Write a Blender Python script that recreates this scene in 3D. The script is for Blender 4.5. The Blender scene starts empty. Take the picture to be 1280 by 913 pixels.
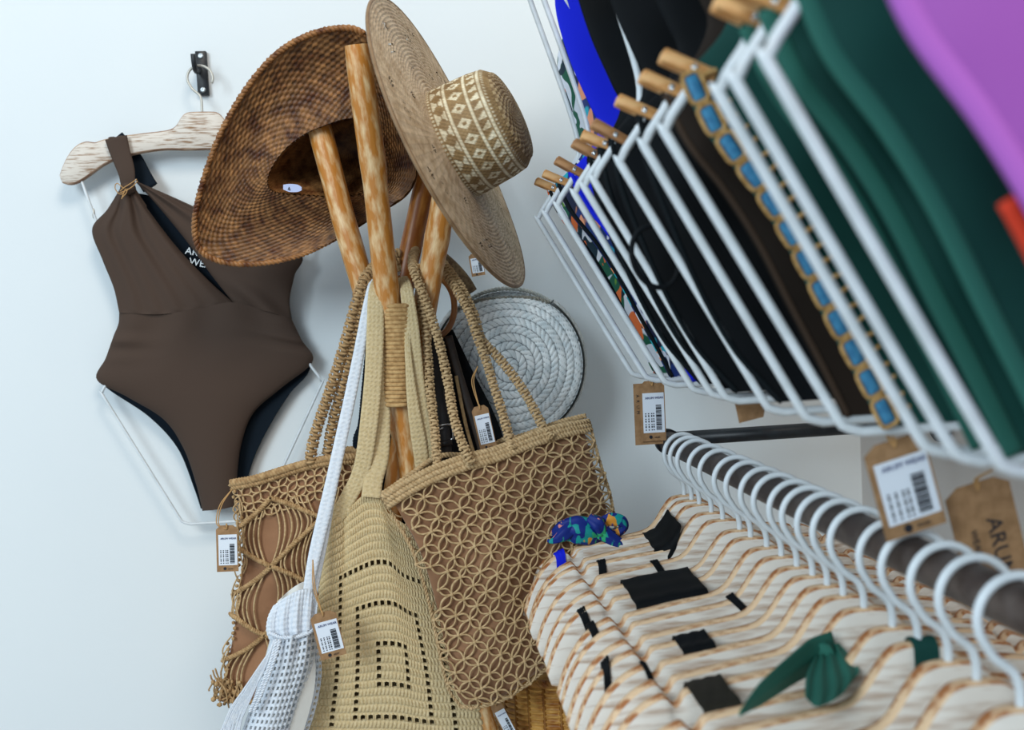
import bpy, math, random
import numpy as np
from mathutils import Vector, Matrix
random.seed(7); RNG = np.random.RandomState(11)
SC = bpy.context.scene
COL = SC.collection
PI = math.pi

# ------------------------------------------------------------------ camera
F = 1250.0                      # focal length in pixels of a 1280 x 913 frame
CAM = np.array([0.0, -1.5, 1.45])
_y = np.array([-140/F, 61.5/F, -1.0]); _y /= np.linalg.norm(_y)      # world +y seen in camera axes
_s = math.sin(math.radians(3.3)); _c = math.cos(math.radians(3.3))
_x = np.array([_c, _s, 0.0]); _x[2] = -(_x[0]*_y[0] + _x[1]*_y[1])/_y[2]; _x /= np.linalg.norm(_x)
_z = np.cross(_x, _y)
W2C = np.stack([_x, _y, _z], axis=1)      # columns: world axes in camera axes
C2W = W2C.T
cam_data = bpy.data.cameras.new('camera'); cam = bpy.data.objects.new('camera', cam_data); COL.objects.link(cam)
m = Matrix.Identity(4)
for i in range(3):
    for j in range(3): m[i][j] = C2W[i][j]
    m[i][3] = CAM[i]
cam.matrix_world = m
cam_data.sensor_width = 36; cam_data.lens = F*36/1280
cam_data.clip_start = 0.02
cam_data.dof.use_dof = True; cam_data.dof.focus_distance = 1.22; cam_data.dof.aperture_fstop = 5.0
SC.camera = cam

# ------------------------------------------------------------------ light
w = bpy.data.worlds.new('world'); SC.world = w; w.use_nodes = True
w.node_tree.nodes['Background'].inputs[0].default_value = (0.72, 0.87, 1.0, 1)
w.node_tree.nodes['Background'].inputs[1].default_value = 0.60
def area(name, loc, target, size, size_y, power, color):
    l = bpy.data.lights.new(name, 'AREA'); l.shape = 'RECTANGLE'; l.size = size; l.size_y = size_y
    l.energy = power; l.color = color
    o = bpy.data.objects.new(name, l); COL.objects.link(o); o.location = loc
    o.rotation_euler = (Vector(target)-Vector(loc)).to_track_quat('-Z', 'Y').to_euler()
    return o
area('window_light', (-1.9, -3.3, 2.7), (0.35, -0.2, 1.3), 1.3, 1.3, 82, (0.80, 0.93, 1.0))
area('warm_fill_light', (0.4, -1.9, 3.1), (0.3, -0.5, 1.4), 0.7, 0.7, 24, (1.0, 0.87, 0.72))  # added warm fill standing in for bounce light, no known lamp there
SC.view_settings.view_transform = 'Standard'; SC.view_settings.look = 'None'
SC.view_settings.gamma = 1; SC.view_settings.use_curve_mapping = False
SC.view_settings.exposure = 0.0

# ------------------------------------------------------------------ geometry of the view
def P(px, py, y):
    """point of the plane y = const seen at a pixel of the photograph"""
    px = np.asarray(px, float); py = np.asarray(py, float); y = np.asarray(y, float)
    px, py, y = np.broadcast_arrays(px, py, y)
    d = np.stack([(px-640)/F, (456.5-py)/F, -np.ones_like(px)], axis=-1)
    dw = d @ C2W.T
    t = (y-CAM[1])/dw[..., 1]
    return CAM + dw*t[..., None]
def proj(p):
    v = W2C @ (np.asarray(p, float)-CAM)
    return 640+F*v[0]/-v[2], 456.5-F*v[1]/-v[2]
def depth_for(px, X, Z):
    """y at which a point of the line (X, *, Z) is seen at column px"""
    lo, hi = 0.2, 1.5
    for _ in range(50):
        mid = (lo+hi)/2
        if proj((X, CAM[1]+mid, CAM[2]+Z))[0] > px: lo = mid
        else: hi = mid
    return CAM[1]+lo
def resample(pts, n, smooth=True):
    pts = np.asarray(pts, float)
    if len(pts) == 1: return np.repeat(pts, n, 0)
    if smooth and len(pts) > 2:
        a = np.vstack([2*pts[0]-pts[1], pts, 2*pts[-1]-pts[-2]]); out = []
        for i in range(1, len(a)-2):
            t = np.linspace(0, 1, 12, endpoint=False)[:, None]
            p0, p1, p2, p3 = a[i-1], a[i], a[i+1], a[i+2]
            out.append(0.5*((2*p1)+(-p0+p2)*t+(2*p0-5*p1+4*p2-p3)*t**2+(-p0+3*p1-3*p2+p3)*t**3))
        pts = np.vstack(out+[pts[-1:]])
    d = np.r_[0, np.cumsum(np.linalg.norm(np.diff(pts, axis=0), axis=1))]
    s = np.linspace(0, d[-1], n)
    return np.stack([np.interp(s, d, pts[:, k]) for k in range(pts.shape[1])], axis=1)
def W(pts, y=None, n=None):
    """pixel path [(px, py, y)] -> smooth world path"""
    pts = [(p[0], p[1], p[2] if len(p) > 2 else y) for p in pts]
    if n: pts = resample(pts, n)
    pts = np.asarray(pts, float)
    return P(pts[:, 0], pts[:, 1], pts[:, 2])

# ------------------------------------------------------------------ mesh builder
class MB:
    def __init__(s): s.v = []; s.f = []; s.uv = []; s.c = []; s.m = []; s.n = 0
    def add(s, v, f, uv=None, c=None, mi=0):
        v = np.asarray(v, float).reshape(-1, 3)
        s.v.append(v)
        f = [tuple(int(i)+s.n for i in q) for q in f]
        s.f += f; s.m += ([mi]*len(f) if np.isscalar(mi) else list(mi))
        s.uv.append(np.zeros((len(v), 2)) if uv is None else np.asarray(uv, float).reshape(-1, 2))
        if c is None: cc = np.ones((len(v), 3))
        else:
            cc = np.asarray(c, float)
            cc = np.tile(cc, (len(v), 1)) if cc.ndim == 1 else cc.reshape(-1, 3)
        s.c.append(cc); s.n += len(v)
        return s
    def grid(s, pos, uv=None, col=None, mi=0, closed_u=False, keep=None):
        nv, nu = pos.shape[:2]
        idx = np.arange(nv*nu).reshape(nv, nu)
        if closed_u: idx = np.hstack([idx, idx[:, :1]])
        a = idx[:-1, :-1]; b = idx[:-1, 1:]; c = idx[1:, 1:]; d = idx[1:, :-1]
        q = np.stack([a, b, c, d], -1)
        if keep is not None: q = q[keep]
        return s.add(pos, q.reshape(-1, 4), uv, col, mi)
    def tube(s, pts, r, n=6, closed=False, hint=None, flat=1.0, cap=True, col=None, mi=0):
        pts = np.asarray(pts, float); N = len(pts)
        r = np.broadcast_to(np.asarray(r, float), (N,))
        if closed: t = np.roll(pts, -1, 0)-np.roll(pts, 1, 0)
        else: t = np.gradient(pts, axis=0)
        t /= np.linalg.norm(t, axis=1)[:, None]+1e-12
        if hint is not None:
            h = np.asarray(hint, float); nr = h-(t@h)[:, None]*t
        else:
            nr = np.zeros_like(pts); a = np.array([0, 0, 1.]) if abs(t[0][2]) < .9 else np.array([1., 0, 0])
            nr[0] = a-(a@t[0])*t[0]
            for i in range(1, N): nr[i] = nr[i-1]-(nr[i-1]@t[i])*t[i]
        nr /= np.linalg.norm(nr, axis=1)[:, None]+1e-12
        bi = np.cross(t, nr)
        ang = np.linspace(0, 2*PI, n, endpoint=False)
        pos = pts[:, None]+r[:, None, None]*(np.cos(ang)[None, :, None]*nr[:, None]*flat+np.sin(ang)[None, :, None]*bi[:, None])
        L = np.r_[0, np.cumsum(np.linalg.norm(np.diff(pts, axis=0), axis=1))]
        uv = np.stack(np.broadcast_arrays(ang[None, :]*r[:, None], L[:, None]), -1)
        base = s.n
        if closed: pos = np.concatenate([pos, pos[:1]]); uv = np.concatenate([uv, uv[:1]])
        s.grid(pos, uv, col, mi, closed_u=True)
        if cap and not closed:
            s.f.append(tuple(base+i for i in range(n))[::-1]); s.m.append(mi)
            s.f.append(tuple(base+(N-1)*n+i for i in range(n))); s.m.append(mi)
        return s
    def box(s, c, size, rot=None, col=None, mi=0, bevel=0.0):
        c = np.asarray(c, float); h = np.asarray(size, float)/2
        b = min(bevel, *(h*0.9)) if bevel else 0
        if b:
            # rounded in the xz outline and on the two faces
            ring = []
            for sx, sz in ((-1, -1), (1, -1), (1, 1), (-1, 1)):
                a0 = {(-1, -1): PI, (1, -1): 1.5*PI, (1, 1): 0, (-1, 1): .5*PI}[(sx, sz)]
                for k in range(4):
                    a = a0+k/3*PI/2; ring.append((math.cos(a), math.sin(a), sx*(h[0]-b), sz*(h[2]-b)))
            ring = np.array(ring); n = len(ring); rows = []
            for yy, q in ((-h[1], 0.4), (-h[1]+b*.6, 1), (h[1]-b*.6, 1), (h[1], 0.4)):
                rows.append(np.stack([ring[:, 2]+ring[:, 0]*b*q, np.full(n, yy), ring[:, 3]+ring[:, 1]*b*q], 1))
            v = np.array(rows)
            if rot is not None: v = v@np.asarray(rot).T
            base = s.n; s.grid(v+c, None, col, mi, closed_u=True)
            s.f.append(tuple(base+i for i in range(n))[::-1]); s.m.append(mi)
            s.f.append(tuple(base+3*n+i for i in range(n))); s.m.append(mi)
            return s
        v = np.array([(x, y, z) for x in (-1, 1) for y in (-1, 1) for z in (-1, 1)])*h
        if rot is not None: v = v@np.asarray(rot).T
        return s.add(v+c, [(0, 1, 3, 2), (4, 6, 7, 5), (0, 4, 5, 1), (2, 3, 7, 6), (0, 2, 6, 4), (1, 5, 7, 3)], None, col, mi)
    def blob(s, c, r, col=None, mi=0, nu=7, nv=5):
        r = np.broadcast_to(np.asarray(r, float), (3,))
        th = np.linspace(0, PI, nv)[:, None]; ph = np.linspace(0, 2*PI, nu, endpoint=False)[None, :]
        pos = np.stack(np.broadcast_arrays(np.sin(th)*np.cos(ph)*r[0], np.sin(th)*np.sin(ph)*r[1], np.cos(th)*r[2]), -1)+np.asarray(c, float)
        return s.grid(pos, None, col, mi, closed_u=True)
    def build(s, name, mats, parent=None, smooth=True, origin=None):
        v = np.concatenate(s.v); uv = np.concatenate(s.uv); c = np.concatenate(s.c)
        if parent is not None: o0 = np.array(world_loc(parent))
        elif origin is not None: o0 = np.asarray(origin, float)
        else: o0 = np.array([(v[:, 0].min()+v[:, 0].max())/2, (v[:, 1].min()+v[:, 1].max())/2, v[:, 2].min()])
        me = bpy.data.meshes.new(name); me.from_pydata((v-o0).tolist(), [], s.f)
        mats = mats if isinstance(mats, (list, tuple)) else [mats]
        for q in mats: me.materials.append(q)
        me.polygons.foreach_set('material_index', s.m)
        if smooth: me.polygons.foreach_set('use_smooth', [True]*len(me.polygons))
        li = np.zeros(len(me.loops), dtype=np.int32); me.loops.foreach_get('vertex_index', li)
        ul = me.uv_layers.new(name='UVMap'); ul.data.foreach_set('uv', uv[li].ravel())
        ca = me.color_attributes.new('Col', 'FLOAT_COLOR', 'POINT')
        ca.data.foreach_set('color', np.hstack([c, np.ones((len(c), 1))]).ravel())
        me.update()
        ob = bpy.data.objects.new(name, me); COL.objects.link(ob)
        if parent is not None: ob.parent = parent
        else: ob.location = o0
        return ob
def world_loc(o):
    v = Vector(o.location)
    while o.parent: o = o.parent; v = v+o.location
    return v
def tag(o, label, cat, group=None, kind=None):
    o['label'] = label; o['category'] = cat
    if group: o['group'] = group
    if kind: o['kind'] = kind
    return o
def thing(name, loc, label, cat, group=None):
    o = bpy.data.objects.new(name, None); COL.objects.link(o); o.location = Vector([float(q) for q in loc])
    o.empty_display_size = 0.03
    return tag(o, label, cat, group)
def copy_tree(o, parent=None):
    c = o.copy(); COL.objects.link(c); c.parent = parent
    for ch in list(o.children): copy_tree(ch, c)
    return c
def surf_normals(p, closed_u=False):
    if closed_u: du = np.roll(p, -1, 1)-np.roll(p, 1, 1)
    else: du = np.gradient(p, axis=1)
    dv = np.gradient(p, axis=0)
    n = np.cross(du, dv); return n/(np.linalg.norm(n, axis=-1)[..., None]+1e-12)
def coons(top, bottom, left, right, nu, nv):
    """Coons patch of four paths (pixel + y), returned as pixel grid and u, v"""
    T = resample(top, nu); B = resample(bottom, nu); L = resample(left, nv); R = resample(right, nv)
    u = np.linspace(0, 1, nu)[None, :, None]; v = np.linspace(0, 1, nv)[:, None, None]
    g = (1-v)*T[None]+v*B[None]+(1-u)*L[:, None]+u*R[:, None] \
        - ((1-u)*(1-v)*T[0]+u*(1-v)*T[-1]+(1-u)*v*B[0]+u*v*B[-1])
    return g, u[..., 0]+0*v[..., 0], v[..., 0]+0*u[..., 0]
def at_grid(pos, U, V):
    """bilinear lookup of a position grid at fractional U, V"""
    nv, nu = pos.shape[:2]
    U = np.clip(np.asarray(U, float), 0, 1)*(nu-1); V = np.clip(np.asarray(V, float), 0, 1)*(nv-1)
    i = np.minimum(U.astype(int), nu-2); j = np.minimum(V.astype(int), nv-2)
    a = (U-i)[..., None]; b = (V-j)[..., None]
    return (pos[j, i]*(1-a)*(1-b)+pos[j, i+1]*a*(1-b)+pos[j+1, i]*(1-a)*b+pos[j+1, i+1]*a*b)
def helix(path, R, pitch, k, K, flat=1.0, hint=(0, -1, 0)):
    path = np.asarray(path, float); t = np.gradient(path, axis=0); t /= np.linalg.norm(t, axis=1)[:, None]+1e-12
    h = np.asarray(hint, float); nr = h-(t@h)[:, None]*t; nr /= np.linalg.norm(nr, axis=1)[:, None]+1e-12
    bi = np.cross(t, nr); L = np.r_[0, np.cumsum(np.linalg.norm(np.diff(path, axis=0), axis=1))]
    a = 2*PI*(L/pitch+k/K)
    return path+R*(np.cos(a)[:, None]*nr*flat+np.sin(a)[:, None]*bi)
def length(path): return float(np.linalg.norm(np.diff(path, axis=0), axis=1).sum())
def rope(mb, path, R, pitch=None, K=3, flat=.7, n=5, col=None):
    pitch = pitch or R*5
    N = max(8, int(length(path)/(pitch/8))); path = resample(path, N, smooth=False)
    for k in range(K): mb.tube(helix(path, R*.52, pitch, k, K, flat), R*.56, n, cap=True, col=col)
def knotted(mb, path, wdt, step, col=None, t=0.5):
    """flat macrame sennit: a band of square knots, one cord bar per knot and a loop at each side"""
    N = max(4, int(length(path)/step)); path = resample(path, N+1, smooth=False)
    tn = np.gradient(path, axis=0); tn /= np.linalg.norm(tn, axis=1)[:, None]
    h = np.array([0, -1., 0]); nr = h-(tn@h)[:, None]*tn; nr /= np.linalg.norm(nr, axis=1)[:, None]; bi = np.cross(tn, nr)
    mb.tube(path, wdt*.30, 6, hint=(0, -1, 0), flat=.8, col=col)
    for i in range(N):
        c = (path[i]+path[i+1])/2; jit = RNG.uniform(.88, 1.12)
        s = 1 if i % 2 else -1
        a = np.linspace(-1, 1, 7)[:, None]
        arc = c+bi[i]*a*wdt*.5*jit+nr[i]*(1-a**2)*wdt*.42+tn[i]*a*step*.28*s
        mb.tube(arc, step*.36, 5, col=col)
        for e in (-1, 1): mb.blob(c+bi[i]*e*wdt*.47*jit, step*.48, col=col, nu=6, nv=4)

# ------------------------------------------------------------------ materials
def lin(h):
    if not isinstance(h, str): return tuple(h)
    v = [int(h[i:i+2], 16)/255 for i in (0, 2, 4)]
    return tuple(c/12.92 if c <= .04045 else ((c+.055)/1.055)**2.4 for c in v)
def mat(name, base, rough=.7, c2=None, nscale=(30, 30, 30), thr=(.4, .6), bump=None, weave=None, attr=False, metal=0, coord='Object', spec=.4, sheen=0, noise_detail=4):
    m = bpy.data.materials.new(name); m.use_nodes = True; nt = m.node_tree; N = nt.nodes; L = nt.links
    b = N['Principled BSDF']; b.inputs['Roughness'].default_value = rough; b.inputs['Metallic'].default_value = metal
    b.inputs['Specular IOR Level'].default_value = spec
    if sheen: b.inputs['Sheen Weight'].default_value = sheen
    tc = N.new('ShaderNodeTexCoord')
    rgb = N.new('ShaderNodeRGB'); rgb.outputs[0].default_value = (*lin(base), 1); out = rgb.outputs[0]
    if attr:
        a = N.new('ShaderNodeAttribute'); a.attribute_name = 'Col'; out = a.outputs['Color']
    def mapping(sc, co=coord):
        mp = N.new('ShaderNodeMapping'); mp.inputs['Scale'].default_value = sc
        L.new(tc.outputs[co], mp.inputs[0]); return mp.outputs[0]
    def mix(f, A, B, mode='MIX'):
        x = N.new('ShaderNodeMix'); x.data_type = 'RGBA'; x.blend_type = mode
        if isinstance(f, float): x.inputs[0].default_value = f
        else: L.new(f, x.inputs[0])
        for s_, q in ((6, A), (7, B)):
            if isinstance(q, tuple): x.inputs[s_].default_value = (*q, 1)
            else: L.new(q, x.inputs[s_])
        return x.outputs[2]
    if c2 is not None:
        nz = N.new('ShaderNodeTexNoise'); nz.inputs['Scale'].default_value = 1; nz.inputs['Detail'].default_value = noise_detail
        L.new(mapping(nscale), nz.inputs['Vector'])
        rp = N.new('ShaderNodeMapRange'); rp.inputs[1].default_value = thr[0]; rp.inputs[2].default_value = thr[1]
        L.new(nz.outputs[0], rp.inputs[0])
        out = mix(rp.outputs[0], out, lin(c2), 'MULTIPLY' if attr else 'MIX')
    height = None
    if weave:
        bw, bh, mort, dark, var = weave
        br = N.new('ShaderNodeTexBrick'); br.inputs['Scale'].default_value = 1
        br.inputs['Brick Width'].default_value = bw; br.inputs['Row Height'].default_value = bh
        br.inputs['Mortar Size'].default_value = mort; br.inputs['Mortar Smooth'].default_value = 1
        br.inputs['Color1'].default_value = (1, 1, 1, 1); br.inputs['Color2'].default_value = (var, var, var, 1)
        br.inputs['Mortar'].default_value = (dark, dark, dark, 1); br.inputs['Bias'].default_value = 0
        L.new(mapping((1, 1, 1), 'UV'), br.inputs['Vector'])
        out = mix(1.0, out, br.outputs['Color'], 'MULTIPLY'); height = br.outputs['Color']
    L.new(out, b.inputs['Base Color'])
    last = None
    if height is not None:
        bp = N.new('ShaderNodeBump'); bp.inputs['Strength'].default_value = .8; bp.inputs['Distance'].default_value = .001
        L.new(height, bp.inputs['Height']); last = bp.outputs[0]
    if bump:
        sc, st, di = bump
        sc = sc if isinstance(sc, tuple) else (sc, sc, sc)
        nb = N.new('ShaderNodeTexNoise'); nb.inputs['Scale'].default_value = 1; nb.inputs['Detail'].default_value = 3
        L.new(mapping(sc), nb.inputs['Vector'])
        bp = N.new('ShaderNodeBump'); bp.inputs['Strength'].default_value = st; bp.inputs['Distance'].default_value = di
        L.new(nb.outputs[0], bp.inputs['Height'])
        if last: L.new(last, bp.inputs['Normal'])
        last = bp.outputs[0]
    if last: L.new(last, b.inputs['Normal'])
    return m
M = {}
M['wall'] = mat('wall_paint', 'E4EAEC', .85, 'DDE4E8', (1.5, 1.5, 1.5), (.3, .7), bump=(120, .12, .001))
M['side_wall'] = mat('side_wall_paint', 'D8D4D0', .85, 'CFCBC8', (2, 2, 2), (.3, .7), bump=(120, .12, .001))
M['floor'] = mat('floor_concrete', 'A8A29A', .6, '948F88', (4, 4, 4), bump=(30, .2, .002))
M['black_metal'] = mat('black_metal', '14191F', .45, '222A30', (60, 60, 60), (.5, .7), spec=.5)
M['screw'] = mat('steel_screw', 'A9B0B4', .35, metal=.9)
M['steel'] = mat('polished_steel', 'D5D8DA', .22, metal=1)
M['log'] = mat('peeled_log', 'BD7A30', .45, 'E4C494', (120, 34, 1), (.44, .68), bump=((150, 30, 1), .5, .002), coord='UV', spec=.45)
M['log_dark'] = mat('peeled_log_varnished', '8E4F18', .4, 'B87A34', (110, 24, 1), (.44, .68), bump=((120, 20, 1), .3, .002), coord='UV', spec=.5)
M['log_end'] = mat('log_end_grain', 'C89B55', .6, 'A9742F', (80, 80, 80))
M['rope'] = mat('binding_rope', 'CDA873', .85, 'A98252', (180, 180, 180), (.35, .65), bump=(600, .5, .001))
M['brown_straw'] = mat('brown_straw', 'FFFFFF', .5, '8A6A50', (60, 60, 60), (.38, .68), attr=True, spec=.4, bump=(500, .4, .0008))
M['straw'] = mat('natural_straw', 'FFFFFF', .6, 'CFC4B6', (70, 70, 70), (.38, .7), attr=True, bump=(600, .35, .0006))
M['jute'] = mat('jute_cord', 'CBAE84', .85, 'A88960', (220, 220, 220), (.35, .68), bump=(900, .5, .0008))
M['jute_dark'] = mat('dark_jute_cord', 'BB9A6E', .85, '93714A', (200, 200, 200), (.35, .68), bump=(900, .5, .0008))
M['lining'] = mat('brown_cotton_lining', '9B7050', .85, '7D573B', (14, 14, 14), (.35, .7), bump=(40, .5, .004), sheen=.2)
M['lining_net'] = mat('tan_cotton_lining', '9A7253', .85, '845D40', (14, 14, 14), (.35, .7), bump=(30, .6, .005), sheen=.2)
M['crochet'] = mat('beige_crochet', 'D8C49C', .9, 'C2A97A', (350, 350, 350), (.3, .75), bump=(900, .6, .001))
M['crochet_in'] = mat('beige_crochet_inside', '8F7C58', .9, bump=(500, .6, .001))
M['white_crochet'] = mat('white_crochet', 'E4E8EE', .85, 'CDD6E2', (300, 300, 300), (.3, .75), bump=(800, .6, .001))
M['white_lining'] = mat('white_cotton', 'E2E0DA', .85, bump=(60, .4, .002))
M['white_straw'] = mat('white_painted_straw', 'FFFFFF', .6, 'DCE4E8', (90, 90, 90), (.4, .72), attr=True, bump=((500, 500, 500), .35, .0008))
M['black_cloth'] = mat('black_cloth', '08090C', .9, '0E1116', (100, 100, 100), bump=(400, .3, .001), spec=.2)
M['leather'] = mat('dark_leather', '1E1A1A', .45, '2A2220', (60, 60, 60), bump=(300, .25, .001), spec=.5)
M['leather_brown'] = mat('dark_brown_leather', '2E241E', .5, '3A2C22', (60, 60, 60), bump=(300, .25, .001), spec=.5)
M['ring_wood'] = mat('varnished_ring_wood', '8F5A2B', .35, 'B87D45', (20, 120, 20), spec=.5)
M['white_wash'] = mat('white_washed_wood', 'D8D0C6', .7, '8F6E50', (45, 80, 520), (.50, .68), bump=((20, 60, 220), .5, .0012))
M['white_wash_tan'] = mat('white_washed_tan_wood', 'E0D8CE', .7, 'A27F62', (26, 90, 200), (.47, .78), bump=((20, 60, 200), .5, .0012))
M['raw_edge'] = mat('raw_wood_edge', 'E2C09A', .65, 'A5683A', (60, 120, 120), (.45, .62), bump=(160, .3, .0008))
M['raw_edge_dark'] = mat('brown_wood_edge', '8D6B55', .7, 'B59A83', (60, 60, 60), bump=(160, .3, .0008))
M['white_plastic'] = mat('white_coated_wire', 'DCE3E8', .38, 'CFD6DA', (40, 40, 40), spec=.5)
M['zinc'] = mat('brushed_zinc_wire', 'B9B7AF', .4, metal=.4)
M['peg'] = mat('peg_wood', 'C98D50', .6, 'E0B077', (60, 60, 160), (.4, .65), bump=(200, .3, .0006))
M['peg_dark'] = mat('brown_peg_wood', '9A6B43', .6, 'B58557', (60, 60, 160), (.4, .65), bump=(200, .3, .0006))
M['kraft'] = mat('kraft_card', 'A07C58', .85, '8F6D4B', (120, 120, 120), bump=(500, .2, .0004))
M['paper'] = mat('white_label_paper', 'DDE4EE', .6)
M['ink'] = mat('black_ink', '1B1D26', .6)
M['blue_ink'] = mat('blue_ink', '2E3A70', .6)
M['white_ink'] = mat('white_print', 'D5DEE4', .6)
M['string'] = mat('tan_string', 'B78E5C', .9, bump=(800, .4, .0005))
M['rail'] = mat('weathered_steel_pipe', '4A3D38', .5, '6E625C', (30, 30, 30), (.45, .7), metal=.5, bump=(80, .3, .001))
M['wicker'] = mat('golden_wicker', 'FFFFFF', .5, 'B08A55', (60, 60, 60), (.35, .7), attr=True, bump=(300, .4, .0008))
M['suit_brown'] = mat('brown_swim_fabric', '4A3C34', .8, bump=(900, .15, .0004), spec=.15)
M['suit_navy'] = mat('navy_swim_lining', '06131E', .75, bump=(900, .15, .0004), spec=.15)
def swim(name, c, c2=None): return mat(name, c, .7, c2, (9, 9, 9), (.4, .65), bump=(700, .12, .0004), spec=.16)
M['s_black'] = swim('black_swim_fabric', '05080B', '0A0F14')
M['s_blue'] = swim('cobalt_swim_fabric', '1424D8')
M['s_dbrown'] = swim('dark_brown_swim_fabric', '211A15', '2A211B')
M['s_green'] = swim('forest_green_swim_fabric', '113B36', '16443E')
M['s_greenedge'] = swim('pale_green_binding', '2C6358')
M['s_brownedge'] = swim('brown_binding', '43352B')
M['s_blackedge'] = swim('black_binding', '0E1519')
M['s_purple'] = swim('orchid_purple_swim_fabric', '9450A4', '9856A8')
M['s_purpleedge'] = swim('purple_binding', 'A25DB4')
M['s_red'] = swim('red_swim_lining', 'C23A24')
M['tan_crochet'] = mat('tan_crochet_trim', 'C09A63', .85, 'A37C46', (300, 300, 300), bump=(700, .5, .0006))
M['bead_blue'] = mat('blue_trim_band', '3E86AE', .6, '2F7099', (200, 200, 200), bump=(600, .3, .0005))
def print_mat(name, base, cols, scale, seed):
    m = bpy.data.materials.new(name); m.use_nodes = True; nt = m.node_tree; N = nt.nodes; L = nt.links
    b = N['Principled BSDF']; b.inputs['Roughness'].default_value = .55; b.inputs['Specular IOR Level'].default_value = .3
    tc = N.new('ShaderNodeTexCoord'); cur = None
    rgb = N.new('ShaderNodeRGB'); rgb.outputs[0].default_value = (*lin(base), 1); cur = rgb.outputs[0]
    for k, (c, lo, hi, sc) in enumerate(cols):
        mp = N.new('ShaderNodeMapping'); mp.inputs['Location'].default_value = (seed+3.1*k, 1.7*k, 5.3*k)
        mp.inputs['Rotation'].default_value = (0, .6*k, 0); mp.inputs['Scale'].default_value = (sc, sc, sc*.45)
        L.new(tc.outputs['Object'], mp.inputs[0])
        nz = N.new('ShaderNodeTexNoise'); nz.inputs['Scale'].default_value = 1; nz.inputs['Detail'].default_value = .6
        nz.inputs['Distortion'].default_value = .8
        L.new(mp.outputs[0], nz.inputs['Vector'])
        g = N.new('ShaderNodeMapRange'); g.inputs[1].default_value = lo; g.inputs[2].default_value = hi; L.new(nz.outputs[0], g.inputs[0])
        x = N.new('ShaderNodeMix'); x.data_type = 'RGBA'; L.new(g.outputs[0], x.inputs[0]); L.new(cur, x.inputs[6])
        x.inputs[7].default_value = (*lin(c), 1); cur = x.outputs[2]
    L.new(cur, b.inputs['Base Color']); return m
M['print_leaf'] = print_mat('leaf_print_fabric', 'D5DCE6', [('1B5B45', .54, .56, 55), ('0F2C3A', .60, .62, 60), ('E0703A', .64, .66, 70), ('6E9C3A', .66, .68, 60)], 40, 2)
M['print_navy'] = print_mat('tropical_navy_fabric', '16306E', [('1FA7B8', .55, .57, 50), ('101B3A', .56, .58, 55), ('E79A70', .63, .65, 60), ('D9DDE6', .66, .68, 60)], 40, 9)
M['print_scarf'] = print_mat('tropical_scarf_fabric', '152C80', [('1B9A96', .53, .55, 70), ('35B27A', .60, .62, 80), ('E29A3C', .655, .67, 70), ('E08A80', .66, .68, 90)], 40, 5)

# ------------------------------------------------------------------ the setting
def box_struct(name, c, s, mt):
    o = MB().box(c, s).build(name, mt, smooth=False); o['kind'] = 'structure'; return o
box_struct('wall_back', (-0.9, 0.05, 1.4), (3.4, 0.1, 2.8), M['wall'])
box_struct('wall_right', (0.76, -0.76, 1.4), (0.1, 1.52, 2.8), M['side_wall'])
box_struct('floor', (-0.9, -1.45, -0.05), (3.4, 3.1, 0.1), M['floor'])
ZC = CAM[2]; RX = 0.335

# ------------------------------------------------------------------ wooden hanger
Z0 = -0.051                       # top of the wood below the hook centre
TOP = [(0, 0), (.012, 0), (.022, .001), (.029, .008), (.034, .017), (.041, .0235), (.055, .026), (.085, .0285), (.115, .032), (.138, .036), (.147, .040), (.1525, .0385), (.160, .0375), (.172, .042), (.184, .055), (.193, .072), (.198, .085)]
BOT = [(0, .053), (.010, .053), (.022, .053), (.030, .053), (.036, .0525), (.044, .052), (.058, .052), (.085, .055), (.108, .060), (.125, .065), (.137, .071), (.145, .076), (.152, .081), (.162, .088), (.174, .095), (.186, .098), (.1955, .094)]
def hanger_top(u):
    u = abs(u); return Z0-float(np.interp(u, [p[0] for p in TOP], [p[1] for p in TOP]))
TOP2 = [(0, 0), (.012, 0), (.020, .003), (.028, .012), (.036, .024), (.044, .034), (.055, .0395), (.085, .0425), (.115, .047), (.137, .0500), (.143, .0510), (.147, .0600), (.152, .0600), (.156, .0515), (.164, .054), (.178, .061), (.194, .078), (.206, .101), (.212, .122)]
BOT2 = [(0, .060), (.010, .060), (.022, .060), (.030, .061), (.036, .063), (.044, .0655), (.058, .067), (.085, .070), (.108, .075), (.125, .080), (.134, .083), (.140, .088), (.145, .092), (.150, .097), (.155, .102), (.164, .113), (.178, .126), (.195, .134), (.209, .131)]
def hanger_top2(u):
    u = abs(u); return Z0-float(np.interp(u, [p[0] for p in TOP2], [p[1] for p in TOP2]))
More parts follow.
